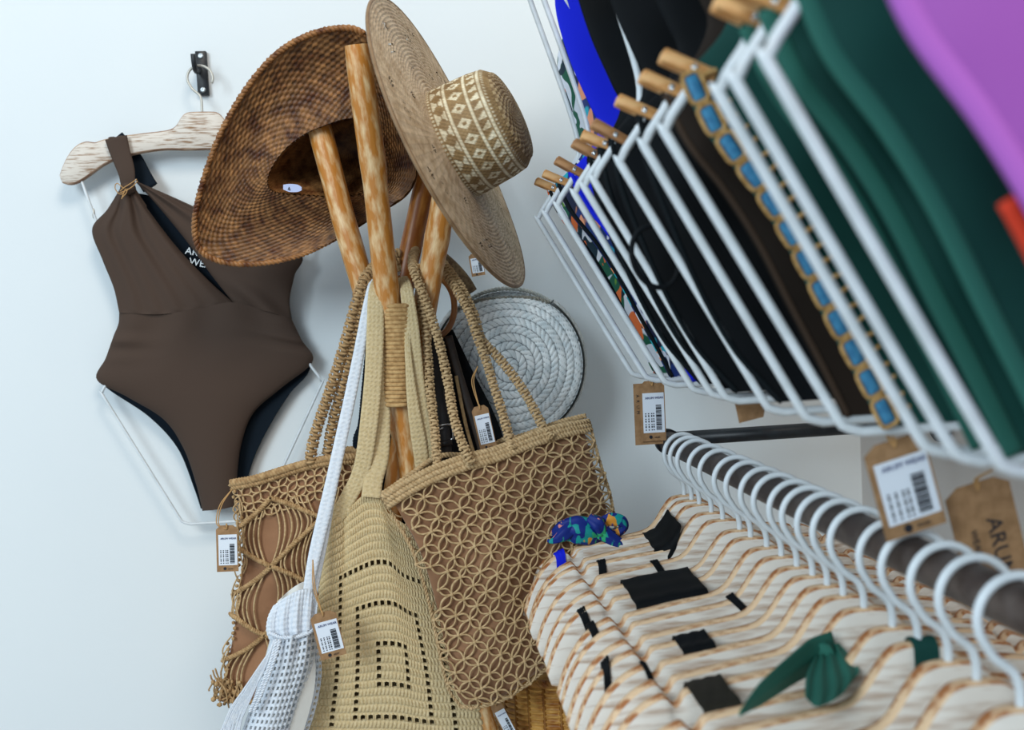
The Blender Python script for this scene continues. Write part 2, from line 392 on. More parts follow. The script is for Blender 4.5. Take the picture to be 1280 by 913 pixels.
def wood_mesh(mats, t=.0055, b=.0018, deep=False):
    T = np.array(TOP2 if deep else TOP); B = np.array(BOT2 if deep else BOT); T = resample(T, 64, False) if False else T
    tt = np.linspace(0, len(T)-1, 73); ix = np.arange(len(T))
    T = np.stack([np.interp(tt, ix, T[:, k]) for k in (0, 1)], 1); B = np.stack([np.interp(tt, ix, B[:, k]) for k in (0, 1)], 1)
    k = np.ones(5)/5; hw = len(k)//2
    for A in (T, B):
        for c in (0, 1):
            p = np.convolve(np.r_[[A[0, c]]*hw if c else list(-A[hw:0:-1, 0]), A[:, c], [A[-1, c]]*hw], k, 'valid'); A[:, c] = p
    T = np.vstack([T[::-1]*[-1, 1], T[1:]]); B = np.vstack([B[::-1]*[-1, 1], B[1:]])
    mb = MB(); loops = []
    for p, q in zip(T, B):
        d = q-p; d = d/ max(np.linalg.norm(d), 1e-6)
        pts = [(-t+b, p), (t-b, p), (t, p+b*d), (t, q-b*d), (t-b, q), (-t+b, q), (-t, q-b*d), (-t, p+b*d)]
        loops.append([(r[0], y, Z0-r[1]) for y, r in pts])
    loops = np.array(loops); n = len(loops)
    mi = []
    for _ in range(n-1): mi += [1, 1, 0, 1, 1, 1, 0, 1]
    mb.grid(loops, None, None, mi, closed_u=True)
    mb.f.append(tuple(range(8))[::-1]); mb.f.append(tuple((n-1)*8+i for i in range(8))); mb.m += [1, 1]
    return mb
def hook_path(R=.024, zc=0.0):
    a = np.linspace(math.radians(-25), math.radians(215), 26)
    arc = np.stack([R*np.cos(a), 0*a, R*np.sin(a)+zc], 1)
    tail = [(-R*.60, 0, zc-R*.92), (-R*.15, 0, zc-R*1.32), (0, 0, zc-R*1.75), (0, 0, Z0-.002)]
    return resample(np.vstack([arc, tail]), 48)
HIP = (.165, -.440); BOTW = (.055, -.637)
def frame_path(sgn_open=False):
    hx, hz = HIP; bx, bz = BOTW
    half = [(.176, Z0-.088), (.160, Z0-.140), (.122, Z0-.26), (.112, Z0-.31), (.122, Z0-.335), (hx-.019, hz+.029), (hx-.015, hz+.022), (hx-.002, hz+.004), (hx, hz-.003), (hx-.004, hz-.011), (bx+.014, bz+.022), (bx+.004, bz+.006), (bx-.006, bz+.0005), (bx-.02, bz)]
    half = np.array(half); pts = np.vstack([half*[-1, 1], half[::-1]])
    # corner points kept tight
    pts3 = np.stack([pts[:, 0], 0*pts[:, 0], pts[:, 1]], 1)
    return resample(pts3, 150)
def make_peg(parent, side, dark=False, flip=0):
    c = Vector((side*(HIP[0]-.015), -.001, HIP[1]+.036))
    ang = math.radians(25+flip)*(-side)
    R = np.array(Matrix.Rotation(ang, 3, 'Y'))
    mb = MB()
    for s in (-1, 1):
        off = R@np.array([0, s*.0032, 0])
        mb.box(np.array(c)+off+R@np.array([0, 0, 0]), (.036, .0052, .0085), R, bevel=.0016)
    pg = mb.build('clothes_peg', M['peg_dark'] if dark else M['peg'], parent)
    pg.data.transform(Matrix.Translation(Vector(world_loc(parent))))
    sp = MB(); cc = np.array(c)+R@np.array([-side*.004, 0, 0])
    a = np.linspace(0, 2*PI, 16, endpoint=False)
    for k in (-1, 0, 1):
        ring = np.stack([np.cos(a)*.0008+k*.0012, np.cos(a)*.0062, np.sin(a)*.0049], 1)@R.T+cc
        sp.tube(ring, .0006, 5, closed=True)
    s_ = sp.build('spring', M['steel'], pg); s_.data.transform(Matrix.Translation(Vector(world_loc(parent))))
    return pg
def make_hanger(name, label, cat, wood, edge, frame=False, group=None, dark=False, flip=0, hookmat='white_plastic', hook_r=.0028, wire=.0033, pegs=True, deep=False, hR=.024, hz=0.0):
    t = thing(name, (0, 0, 0), label, cat, group)
    wood_mesh(None, deep=deep).build('shoulder_bar', [M[wood], M[edge]], t)
    MB().tube(hook_path(hR, hz), hook_r, 10, hint=(0, 1, 0)).build('hook', M[hookmat], t)
    if frame:
        MB().tube(frame_path(), wire, 8, hint=(0, 1, 0)).build('wire_frame', M['white_plastic'], t)
        if pegs:
            make_peg(t, -1, dark, flip); make_peg(t, 1, dark, 0)
    return t

# ------------------------------------------------------------------ wall hook, hanger and brown swimsuit on the back wall
wh = thing('wall_hook', P(253, 92, -.004), 'small black metal coat hook screwed to the white wall', 'hook')
c = P(253, 92, -.004)
tilt = np.eye(3)
MB().box(c, (.0155, .008, .062), bevel=.001).build('mounting_plate', M['black_metal'], wh)
for dz in (.024, -.024):
    sc = MB(); a = np.linspace(0, 2*PI, 14, endpoint=False)
    q = c+np.array([0, -.004, dz])
    rows = np.array([np.stack([np.cos(a)*r, 0*a+yy, np.sin(a)*r], 1) for r, yy in ((.0042, 0), (.0040, -.0012), (.0025, -.0018), (.0002, -.0012))])+q
    sc.grid(rows, closed_u=True); sc.build('screw', M['screw'], wh)
hk = np.array([(0, -.002, .004), (0, -.014, -.004), (0, -.028, -.006), (0, -.036, .002), (0, -.038, .014)])+c+np.array([-.004, 0, .004])
MB().tube(resample(hk, 20), .0038, 10).build('hook_prong', M['black_metal'], wh)

WY = -.030
wt = make_hanger('swimsuit_hanger', 'white-washed wooden hanger with wire body frame hung on the wall hook', 'hanger', 'white_wash', 'raw_edge_dark', True, hookmat='zinc', hook_r=.0018, wire=.0021, pegs=False, hR=.0175, hz=-.0035)
wt.location = Vector(P(249, 82, WY))-Vector((0, 0, .014)); wt.rotation_euler = (0, math.radians(.5), 0)
wf_ = [q for q in wt.children if q.name.startswith('wire_frame')][0]; wf_.scale = (.93, 1, 1); wf_.location = (-.007, 0, 0)
for sx in (-1, 1):
    ad = MB().blob((0, 0, 0), (.0022, .0022, .008)); a_ = ad.build('wire_adjuster', M['zinc'], None, origin=(0, 0, 0)); a_.parent = wt; a_.location = (sx*.1605*.93-.007, 0, Z0-.138)

SY = WY
def panel(top, bottom, left, right, y0, bulge, nu=40, nv=50, fold=None, thick=.0016, edge=1.0):
    g, u, v = coons(top, bottom, left, right, nu, nv)
    y = y0-bulge*np.sqrt(np.clip(1-(2*u-1)**2, 0, 1))
    if fold is not None: y = y-fold(u, v)
    pos = P(g[..., 0], g[..., 1], y); n = surf_normals(pos); n[n[..., 1] > 0] *= -1
    W_ = np.linalg.norm(pos[:, 0]-pos[:, -1], axis=-1).mean(); H_ = np.linalg.norm(pos[0]-pos[-1], axis=-1).mean()
    uv = np.stack([u*W_, v*H_], -1)
    mb = MB().grid(pos, uv).grid((pos-n*thick)[:, ::-1], uv[:, ::-1])
    for a, b in ((pos[0], pos[0]-n[0]*thick), (pos[-1], pos[-1]-n[-1]*thick), (pos[:, 0], pos[:, 0]-n[:, 0]*thick), (pos[:, -1], pos[:, -1]-n[:, -1]*thick)):
        mb.grid(np.stack([a, b]))
    return mb, pos
ss = thing('one_piece_swimsuit', P(255, 636, SY), 'chocolate brown one-shoulder one-piece swimsuit with navy lining on the wall', 'swimsuit')
# lower body
mb, _ = panel([(149, 391), (200, 393), (245, 386), (290, 378), (330, 388), (364, 398)], [(253, 639), (266, 638), (282, 636), (296, 632)],
    [(149, 391), (148, 405), (142, 420), (132, 448), (121, 475), (160, 497), (205, 525), (230, 562), (245, 605), (253, 639)],
    [(364, 398), (377, 425), (391, 452), (352, 485), (318, 515), (303, 550), (297, 590), (296, 632)], SY, .017, 60, 80,
    lambda u, v: (.0028*np.sin(u*22+2*v)*np.exp(-((v-.0)/.16)**2))*(1-.3*u)+.0040*np.exp(-((v-.13)/.06)**2)*(np.exp(-(u/.16)**2)+np.exp(-((1-u)/.22)**2))*np.sin(v*70))
mb.build('lower_body', M['suit_brown'], ss)
# left bust
mb, _ = panel([(150, 236), (158, 232), (166, 233)], [(149, 391), (200, 393), (245, 386), (291, 378)],
    [(150, 236), (134, 262), (115, 287), (128, 325), (142, 360), (149, 391)], [(166, 233), (185, 262), (222, 310), (262, 352), (291, 378)], SY-.004, .013, 70, 60,
    lambda u, v: .0042*np.sin(u*16)*np.exp(-(v/.62)**2)*np.clip(v*6, 0, 1)*np.clip(u*2.2, 0, 1)+.0012*np.sin(u*34+v*3)*(v < 1)*np.clip(v*3, 0, 1))
mb.build('left_cup', M['suit_brown'], ss)
# right bust
mb, _ = panel([(170, 228), (176, 229)], [(291, 380), (315, 386), (345, 393), (365, 399)],
    [(170, 228), (195, 255), (232, 300), (265, 345), (291, 378)], [(176, 229), (220, 248), (290, 280), (374, 315), (368, 345), (362, 375), (365, 399)], SY-.002, .011, 70, 60,
    lambda u, v: .0035*np.sin(u*13+1)*np.exp(-(v/.45)**2)*np.clip(v*5, 0, 1)+.0042*np.sin(v*26-u*9)*np.clip((v-.72)*5, 0, 1)*np.clip(u*3, 0, 1))
mb.build('right_cup', M['suit_brown'], ss)
# navy back, seen through the neckline and at the leg openings
mb, _ = panel([(160, 240), (190, 246), (240, 270)], [(252, 636), (292, 633)],
    [(160, 240), (150, 290), (152, 390), (135, 455), (128, 480), (185, 520), (222, 560), (243, 610), (252, 636)],
    [(240, 270), (355, 330), (360, 398), (388, 456), (362, 492), (338, 530), (318, 570), (305, 610), (292, 634)], SY+.010, -.004, 40, 60)
mb.build('back_lining', M['suit_navy'], ss)
# strap over the hanger
st = MB().tube(W([(145, 172, SY-.012), (150, 190, SY-.012), (158, 215, SY-.014), (160, 236, SY-.013)], n=24), np.interp(np.linspace(0, 1, 24), [0, .6, 1], [.0155, .0125, .009]), 14, hint=(0, -1, 0), flat=.18)
st.build('shoulder_strap', M['suit_brown'], ss)
MB().tube(W([(145, 172, SY+.010), (165, 195, SY+.010), (180, 222, SY+.006), (188, 235, SY+.002)], n=20), .0115, 12, hint=(0, -1, 0), flat=.16).build('strap_lining', M['suit_navy'], ss)
MB().tube(W([(140, 175, SY+.010), (141, 172.5, SY), (142, 173, SY-.012)], n=10), .006, 10, hint=(0, 0, 1), flat=.3).tube(W([(151, 174, SY+.010), (152, 171, SY), (151, 173, SY-.012)], n=10), .006, 10, hint=(0, 0, 1), flat=.3).build('strap_fold', M['suit_brown'], ss)
kn = MB().blob(P(160, 236, SY-.018), (.011, .009, .009), nu=12, nv=9); kn.build('strap_knot', M['suit_brown'], ss)
sg = MB()
for pts in ([(150, 239), (156, 234), (164, 229), (171, 224)], [(150, 241), (158, 238), (166, 233), (172, 226)], [(155, 236), (146, 229), (144, 236), (150, 243), (156, 240)], [(157, 236), (154, 243), (152, 249)], [(159, 236), (158, 241), (153, 247)]):
    sg.tube(W(pts, SY-.029, 14), .0007, 5)
sg.build('tie_string', M['string'], ss)
def text_mesh(name, body, size, loc, right, up, mt, parent, extrude=.00015, align='LEFT'):
    cu = bpy.data.curves.new(name, 'FONT'); cu.body = body; cu.size = size; cu.extrude = extrude; cu.align_x = align; cu.resolution_u = 2
    tmp = bpy.data.objects.new(name+'_tmp', cu); COL.objects.link(tmp)
    dg = bpy.context.evaluated_depsgraph_get(); me = bpy.data.meshes.new_from_object(tmp.evaluated_get(dg))
    bpy.data.objects.remove(tmp); me.name = name; me.materials.clear(); me.materials.append(mt)
    right = Vector(right).normalized(); up = Vector(up); up = (up-up.dot(right)*right).normalized(); nn = right.cross(up)
    mtx = Matrix((right, up, nn)).transposed().to_4x4(); mtx.translation = Vector(loc)-world_loc(parent)
    me.transform(mtx)
    ob = bpy.data.objects.new(name, me); COL.objects.link(ob); ob.parent = parent; return ob
def dirpx(p0, p1, y):
    a = P(*p0, y); b = P(*p1, y); return b-a
ty = SY-.0005
text_mesh('printed_lettering', 'ARUM\n  WEAR', .014, P(231, 317, ty), dirpx((231, 317), (251, 321), ty), dirpx((231, 317), (233, 300), ty), M['white_ink'], ss)

# ------------------------------------------------------------------ log stand
def log_obj(parent, a, b, r, mt, seed, name='pole'):
    rs = np.random.RandomState(seed); n = 70
    a = np.asarray(a, float); b = np.asarray(b, float); t = np.linspace(0, 1, n)[:, None]
    pts = a+(b-a)*t
    wob = np.stack([np.interp(t[:, 0], np.linspace(0, 1, 14), rs.uniform(-.0022, .0022, 14)) for _ in range(3)], 1); wob[:, 2] = 0
    pts = pts+wob
    rad = r*(1+np.interp(t[:, 0], np.linspace(0, 1, 22), rs.uniform(-.05, .05, 22)))
    for k in range(3):
        kpos = rs.uniform(.05, .4); rad = rad+.0012*np.exp(-((t[:, 0]-kpos)/.008)**2)
    rad[0] *= .93
    mb = MB().tube(pts, rad, 18, cap=False)
    ax = (b-a)/np.linalg.norm(b-a)
    for q, rr, s in ((pts[0], rad[0], -1), (pts[-1], rad[-1], 1)):
        base = mb.n; ang = np.linspace(0, 2*PI, 18, endpoint=False)
        e1 = np.cross(ax, [0, 1, 0]); e1 /= np.linalg.norm(e1); e2 = np.cross(ax, e1)
        rg = q+rr*(np.cos(ang)[:, None]*e1+np.sin(ang)[:, None]*e2)
        mb.add(rg, [tuple(range(18))], None, None, 1)
    return mb.build(name, [mt, M['log_end']], parent)
stand = thing('log_coat_stand', (P(500, 440, -.235)[0], -.235, 0), 'coat stand of crossed peeled logs bound with rope, carrying the hats and bags', 'coat stand')
def line_to_floor(p_top, p_mid, z=0.0):
    d = p_mid-p_top; return p_top+d*((z-p_top[2])/d[2])
def pole(top, mid, r, mt, seed):
    a = P(*top); b = line_to_floor(a, P(*mid)); return log_obj(stand, a, b, r, mt, seed)
pole((446, 57, -.325), (496, 440, -.270), .0150, M['log'], 1)
pole((396, 146, -.220), (453, 352, -.230), .0150, M['log'], 2)
pole((567, 168, -.286), (531, 385, -.256), .0150, M['log'], 3)
pole((536, 200, -.185), (508, 335, -.195), .0145, M['log_dark'], 4)
# rope binding
a0 = P(497, 379, -.266); a1 = P(498, 505, -.256); ax = a1-a0; turns = 25
t = np.linspace(0, 1, turns*26); an = t*turns*2*PI
ex = np.array([1., 0, 0]); ey = np.array([0, 1., 0])
rx = .0215+.0015*np.sin(t*9); ry = .031
coil = a0+ax*t[:, None]+ex*(np.cos(an)*rx)[:, None]+ey*(np.sin(an)*ry)[:, None]
MB().tube(coil, .0029, 7).build('rope_binding', M['rope'], stand)

# ------------------------------------------------------------------ straw hats
def hat_axis(ix, iy, toward):
    v = np.array([ix, -iy, toward]); v /= np.linalg.norm(v); return C2W@v
def hat_surface(c, axis, longdir, prof, nth, warp=None):
    """revolve profile rows (r, h) about axis at c"""
    e1 = longdir-(longdir@axis)*axis; e1 /= np.linalg.norm(e1); e2 = np.cross(axis, e1)
    th = np.linspace(0, 2*PI, nth, endpoint=False)
    r = prof[:, 0][:, None]; h = prof[:, 1][:, None]+0*th[None]
    if warp is not None: h = h+warp(th[None, :], r)
    pos = c+r[..., None]*(np.cos(th)[None, :, None]*e1+np.sin(th)[None, :, None]*e2)+h[..., None]*axis
    return pos
hatc = P(567, 181, -.318)
ax = hat_axis(.915, -.405, .25)
ld = C2W@np.array([.405, -.915, 0])        # towards lower right of the photo
straw = thing('straw_hat', hatc, 'pale straw sun hat with patterned cream and brown crown, topping the stand', 'hat')
nth = 330
def weave_cols(nr, nth, base, var, rs, shift=True):
    c = np.array(base)[None, None]*(1+rs.uniform(-var, var, (nr, nth, 1))); return np.clip(c, 0, 1)
rsx = np.random.RandomState(5)
TAN = np.array(lin('E6CFAE')); DTAN = np.array(lin('8A7053')); CREAM = np.array(lin('EFE4C6')); BRN = np.array(lin('A08358'))
# brim
nr = 96; rr = np.linspace(.064, .181, nr)
prof = np.stack([rr, -.004*((rr-.066)/.136)**2*0+.0], 1)
pos = hat_surface(hatc, ax, ld, prof, nth, lambda th, r: (-.003+.003*np.cos(2*th))*((r-.064)/.123))
nrm = surf_normals(pos, True); s = np.sign((nrm*ax).sum(-1).mean()); nrm *= s
I, J = np.meshgrid(np.arange(nr), np.arange(nth), indexing='ij')
stitch = ((J//2+(I//2)) % 2)
ridge = np.abs(((I % 4)-1.5)/1.5)
disp = .0008*stitch*(1-ridge*.4)+.0015*(1-ridge)
pos = pos+nrm*disp[..., None]
cc = TAN[None, None]*(1+rsx.uniform(-.13, .13, (nr, nth, 1)))*(1-.22*(1-stitch)[..., None])*(1-.30*ridge[..., None])  # rib troughs painted darker: shade put into the straw colour
# openwork diamonds: small dark gaps
keep = np.ones((nr-1, nth), bool)
for k in range(9):
    for (ri, tj, sz) in ((28, 0, 3), (58, 18, 4), (72, 8, 3)):
        cj = int((k*nth/9+tj) % nth)
        for di in range(-sz, sz+1):
            for dj in range(-sz, sz+1):
                if abs(abs(di)+abs(dj)-sz) == 0 and (di+dj) % 2 == (sz % 2): keep[ri+di, (cj+dj) % nth] = False
ed = MB()
mbb = MB().grid(pos, None, cc, closed_u=True, keep=keep)
back = pos-nrm*.0026
mbb.grid(back[:, ::-1], None, cc[:, ::-1]*.95, closed_u=True, keep=keep[:, ::-1])
mbb.build('brim', M['straw'], straw)
edge = hat_surface(hatc, ax, ld, np.array([[.1815, 0.0]]), nth, lambda th, r: -.003+.003*np.cos(2*th))[0]
MB().tube(edge, .0022, 8, closed=True, col=DTAN*1.1).build('brim_edging', M['straw'], straw)
# crown
nr2 = 46; hh = np.linspace(0, .074, nr2)
cr = np.interp(hh, [0, .01, .05, .066, .074], [.065, .065, .0625, .060, .053])
pos = hat_surface(hatc, ax, ld, np.stack([cr, hh], 1), nth)
nrm = surf_normals(pos, True); cen = hatc+hh[:, None, None]*ax; sg_ = np.sign(((pos-cen)*nrm).sum(-1).mean()); nrm *= sg_
I, J = np.meshgrid(np.arange(nr2), np.arange(nth), indexing='ij')
pat = np.zeros((nr2, nth), bool)
def tri(i, j, per, h): return (np.abs((j % per)-per/2) < (i/h)*per/2)
r_ = I
pat |= ((r_ >= 1) & (r_ < 3) & ((J//2) % 2 == 0))
m1 = (r_ >= 4) & (r_ < 12); pat |= m1 & (np.abs((J % 15)-7.5) < np.abs(r_-8)*1.5+.5)
pat |= ((r_ >= 13) & (r_ < 15))
m2 = (r_ >= 16) & (r_ < 27); dj = (J % 15)-7.; di = r_-21.
fl = (np.abs(dj)+np.abs(di)*1.05 < 5.6) & ~((np.abs(dj) < 1.3) & (np.abs(di) < 1.3)) & ~((np.abs(np.abs(dj)-np.abs(di)) < .8) & (np.abs(dj) > 2.4))
pat |= m2 & fl
pat |= ((r_ >= 28) & (r_ < 30))
m3 = (r_ >= 31) & (r_ < 37); pat |= m3 & (((J+r_*1) % 10) < (r_-30)*.9+1) 
pat |= ((r_ >= 38) & (r_ < 40)) | ((r_ >= 41) & (r_ < 42) & ((J//2) % 2 == 0))
stitch = ((J//2+I//2) % 2)
cc = np.where(pat[..., None], CREAM, BRN)*(1+rsx.uniform(-.12, .12, (nr2, nth, 1)))*(1-.1*(1-stitch)[..., None])
pos2 = pos+nrm*(.0009*stitch+.0004)[..., None]
crb = MB().grid(pos2, None, cc, closed_u=True); crb.grid((pos-nrm*.002)[:, ::-1], None, cc[:, ::-1]*.9, closed_u=True)
crb.build('crown_band', M['straw'], straw)
nr3 = 34; q = np.linspace(1, 0.02, nr3); prof = np.stack([.053*q, .074+.011*np.sqrt(np.clip(1-q**2, 0, 1))], 1)
pos = hat_surface(hatc, ax, ld, prof, nth); nrm = surf_normals(pos, True); nrm *= np.sign((nrm*ax).sum(-1).mean())
I, J = np.meshgrid(np.arange(nr3), np.arange(nth), indexing='ij'); stitch = ((J//5+I//2) % 2)
cc = np.where(stitch[..., None] > 0, np.array(lin('C0A67C')), np.array(lin('8A6F4C')))*(1+rsx.uniform(-.1, .1, (nr3, nth, 1)))
MB().grid(pos+nrm*(.0012*stitch)[..., None], None, cc, closed_u=True).build('crown_top', M['straw'], straw)

# brown hat, underside towards us
OUT = [(455, 42, -.225), (430, 35, -.222), (388, 43, -.222), (345, 68, -.225), (305, 115, -.232), (272, 175, -.240), (250, 240, -.248), (243, 285, -.250), (252, 315, -.252), (285, 329, -.255), (330, 329, -.258), (380, 318, -.255), (425, 297, -.250), (470, 268, -.240), (512, 238, -.225), (522, 190, -.205), (510, 120, -.200), (485, 66, -.212)]
INN = [(450, 149, -.205), (430, 149, -.205), (405, 157, -.206), (380, 168, -.208), (358, 185, -.212), (343, 204, -.216), (335, 222, -.220), (336, 234, -.222), (344, 240, -.224), (360, 243, -.226), (385, 244, -.226), (410, 246, -.226), (432, 246, -.224), (455, 240, -.218), (474, 224, -.210), (480, 200, -.204), (474, 175, -.202), (464, 158, -.203)]
def closed_path(pts, n):
    pts = np.array(pts, float); k = len(pts); a = np.vstack([pts[-3:], pts, pts[:4]])
    r = resample(a, 12*(k+7)); 
    # keep exactly one turn, starting at pts[0]
    out = []
    for i in range(k):
        p0, p1, p2, p3 = pts[i-1], pts[i], pts[(i+1) % k], pts[(i+2) % k]
        t = np.linspace(0, 1, 20, endpoint=False)[:, None]
        out.append(.5*((2*p1)+(-p0+p2)*t+(2*p0-5*p1+4*p2-p3)*t**2+(-p0+3*p1-3*p2+p3)*t**3))
    o = np.vstack(out+[pts[:1]]); L = np.r_[0, np.cumsum(np.linalg.norm(np.diff(o, axis=0), axis=1))]
    s = np.linspace(0, L[-1], n, endpoint=False); return np.stack([np.interp(s, L, o[:, j]) for j in range(o.shape[1])], 1)
nth = 320; nr = 84
# matched parametrisation: interpolate both by control index
def ctrl_path(pts, n):
    pts = np.array(pts, float); k = len(pts); s = np.linspace(0, k, n, endpoint=False); i = s.astype(int); t = (s-i)[:, None]
    p0, p1, p2, p3 = pts[(i-1) % k], pts[i % k], pts[(i+1) % k], pts[(i+2) % k]
    return .5*((2*p1)+(-p0+p2)*t+(2*p0-5*p1+4*p2-p3)*t**2+(-p0+3*p1-3*p2+p3)*t**3)
fixy = lambda L: [(a, b, -.288+.108*(b-60)/260) for a, b, c_ in L]
OUT = fixy(OUT); INN = fixy(INN)
O = ctrl_path(OUT, nth); Ii = ctrl_path(INN, nth)
q = np.linspace(0, 1, nr)[:, None, None]
G = Ii[None]*(1-q)+O[None]*q; G[..., 2] += .012*np.sin(q[..., 0]*PI)
pos = P(G[..., 0], G[..., 1], G[..., 2]); nrm = surf_normals(pos, True); nrm *= np.sign(-nrm[..., 1].mean())
I, J = np.meshgrid(np.arange(nr), np.arange(nth), indexing='ij')
cell = ((J//3+I//3) % 2)
BS = np.array(lin('93663B')); rs = np.random.RandomState(3)
cv = rs.uniform(.66, 1.30, (nr//3+1, nth//3+1))[I//3, J//3]
cc = BS[None, None]*cv[..., None]*(1-.28*(1-cell))[..., None]
brown = thing('brown_hat', P(400, 200, -.21), 'dark brown woven wide-brim hat seen from below, hung on the left log', 'hat')
bm = MB().grid(pos+nrm*(.0016*cell)[..., None], None, cc, closed_u=True)
bm.grid((pos-nrm*.003)[:, ::-1], None, cc[:, ::-1]*.9, closed_u=True); bm.build('brim', M['brown_straw'], brown)
ep = P(O[:, 0], O[:, 1], O[:, 2])
e = MB(); 
for k in range(2):
    e.tube(helix(np.vstack([ep, ep[:1]]),   .0018, .011, k, 2), .0026, 6, col=BS*1.25)
e.build('rolled_edge', M['brown_straw'], brown)
inner = P(Ii[:, 0], Ii[:, 1], Ii[:, 2]); cen = inner.mean(0); back_c = cen+np.array([.035, .095, .045])
rows = []; nr4 = 50
for k in range(nr4):
    t_ = k/(nr4-1); ang = t_*PI/2
    rows.append((cen*(1-math.sin(ang))+back_c*math.sin(ang))+(inner-cen)*(math.cos(ang)**.55 if t_ < 1 else 0.0)*1.0+0)
pos = np.array(rows); nrm = surf_normals(pos, True)
I, J = np.meshgrid(np.arange(nr4), np.arange(nth), indexing='ij'); cell = ((J//2+I//2) % 2)
cc = BS[None, None]*.85*rs.uniform(.75, 1.2, (nr4//2+1, nth//2+1))[I//2, J//2][..., None]
MB().grid(pos+nrm*(.001*cell)[..., None], None, cc, closed_u=True).build('crown', M['brown_straw'], brown)
lb = MB(); g, u, v = coons([(354, 231), (362, 230), (372, 231), (377, 234)], [(354, 237), (362, 240), (372, 240), (377, 238)], [(354, 231), (354, 237)], [(377, 234), (377, 238)], 10, 5)
lpos = P(g[..., 0], g[..., 1], -.2185); lb.grid(lpos).grid((lpos+[0, .001, 0])[:, ::-1])
lbo = lb.build('size_label', mat('pale_blue_label', 'AEBBE0', .6), brown)
text_mesh('printed_lettering', '4', .007, P(360, 239, -.2192), (1, 0, .2), (0, 0, 1), M['ink'], lbo)

# ------------------------------------------------------------------ swing tags
BARC = [1, 2, 1, 1, 3, 1, 2, 2, 1, 1, 2, 3, 1, 1, 1, 2, 1, 3, 1, 2]
def hang_tag(name, label, pc, wpx, hpx, ang, y, string=None, back=False, blank=False, text_top='ARUM WEAR', two=False, yaw=0, brandside=False):
    """card centred at pixel pc; ang = clockwise tilt in degrees on the photo"""
    c = P(pc[0], pc[1], y); mpp = np.linalg.norm(P(pc[0]+1, pc[1], y)-c)
    w_, h_ = wpx*mpp, hpx*mpp
    a = math.radians(ang)
    right = np.array([math.cos(a), 0, -math.sin(a)]); up = np.array([math.sin(a), 0, math.cos(a)])
    rollfix = math.radians(3.3)   # the camera's own roll
    def rot(v, t): return np.array([v[0]*math.cos(t)+v[2]*math.sin(t), 0, -v[0]*math.sin(t)+v[2]*math.cos(t)])
    right = rot(right, rollfix); up = rot(up, rollfix)
    if yaw:
        q = math.radians(yaw); right = np.array([right[0]*math.cos(q), right[0]*math.sin(q), right[2]])
    nn = np.cross(right, up); nn /= np.linalg.norm(nn)          # towards -y (camera)
    t = thing(name, c, label, 'price tag')
    Q = lambda x, z, d=0: c+right*x*w_+up*z*h_+nn*d
    def card(x0, x1, z0, z1, d, th, clip=.16):
        o = [(x0, z0), (x1, z0), (x1, z1-clip*(z1-z0)*.55), (x1-clip*(x1-x0)*1.3, z1), (x0+clip*(x1-x0)*1.3, z1), (x0, z1-clip*(z1-z0)*.55)] if clip else [(x0, z0), (x1, z0), (x1, z1), (x0, z1)]
        n = len(o); f = [Q(x, z, d) for x, z in o]; b = [Q(x, z, d-th) for x, z in o]
        return f+b, [tuple(range(n)), tuple(range(2*n-1, n-1, -1))]+[(i, i+n, (i+1) % n+n, (i+1) % n) for i in range(n)]
    v, f = card(-.5, .5, -.5, .5, 0, .0006); cd = MB().add(v, f)
    cdo = cd.build('card', M['kraft'], t, smooth=False)
    if two:
        v, f = card(-.72, .40, -.56, .46, -.0035, .0006, 0); MB().add(v, f).build('back_card', M['kraft'], t, smooth=False)
        for k_, ch in enumerate('A R U M'.split()):
            text_mesh('printed_lettering', ch, h_*.07, Q(-.62, .28-.09*k_, .0003-.0035), up*-1, right, M['ink'], t)
    if not blank:
        v, f = card(-.40, .46, -.36, .30, .0004, .0003, 0); lo = MB().add(v, f).build('paper_label', M['paper'], cdo, smooth=False)
        bars = MB(); z = -.32; tot = sum(BARC)*1.35; k = .36/tot
        for i, b_ in enumerate(BARC):
            hh = b_*k
            v, f = card(.12, .34, z, z+hh, .0008, .0003, 0); bars.add(v, f); z += hh+k*.7*(1+(i % 3 == 0))
        for x in (-.32, -.2, -.08, .0):
            for s_ in range(7):
                v, f = card(x, x+.045, -.32+s_*.045, -.32+s_*.045+.03*(.6+.4*((s_*7+int(x*50)) % 2)), .0008, .0003, 0); bars.add(v, f)
        bars.build('barcode', M['ink'], lo if False else cdo, smooth=False)
        text_mesh('printed_lettering', text_top, w_*.125, Q(-.30, .20, .0009), right, up, M['blue_ink'], cdo)
        a_ = np.linspace(0, 2*PI, 12, endpoint=False)
        dot = [Q(-.12+.07*math.cos(x), -.43+.07*w_/h_*math.sin(x), .0006) for x in a_]
        MB().add(dot, [tuple(range(12))]).build('printed_dot', M['ink'], cdo, smooth=False)
        text_mesh('printed_lettering', 'ARUM', w_*.08, Q(.02, -.45, .0009), right, up, M['ink'], cdo)
    elif brandside:
        text_mesh('printed_lettering', 'ARUM', w_*.34, Q(.02, .12, .0006), -up, right, M['ink'], cdo)
        text_mesh('printed_lettering', 'WEAR', w_*.14, Q(-.25, .05, .0006), -up, right, M['ink'], cdo)
    if string is not None:
        sm = MB(); top = Q(0, .42, .001)
        for off in (-1, 1):
            pts = [P(p[0]+off*1.2*(1 if 0 < i < len(string) else 0), p[1], p[2] if len(p) > 2 else y) for i, p in enumerate(string)]
            sm.tube(resample(np.array(pts+[top]), 26), .0007, 5)
        sm.tube(resample(np.array([top, Q(.02, .50, .002), Q(-.01, .54, .001)]), 8), .0010, 5)
        sm.build('tag_string', M['string'], t)
    return t

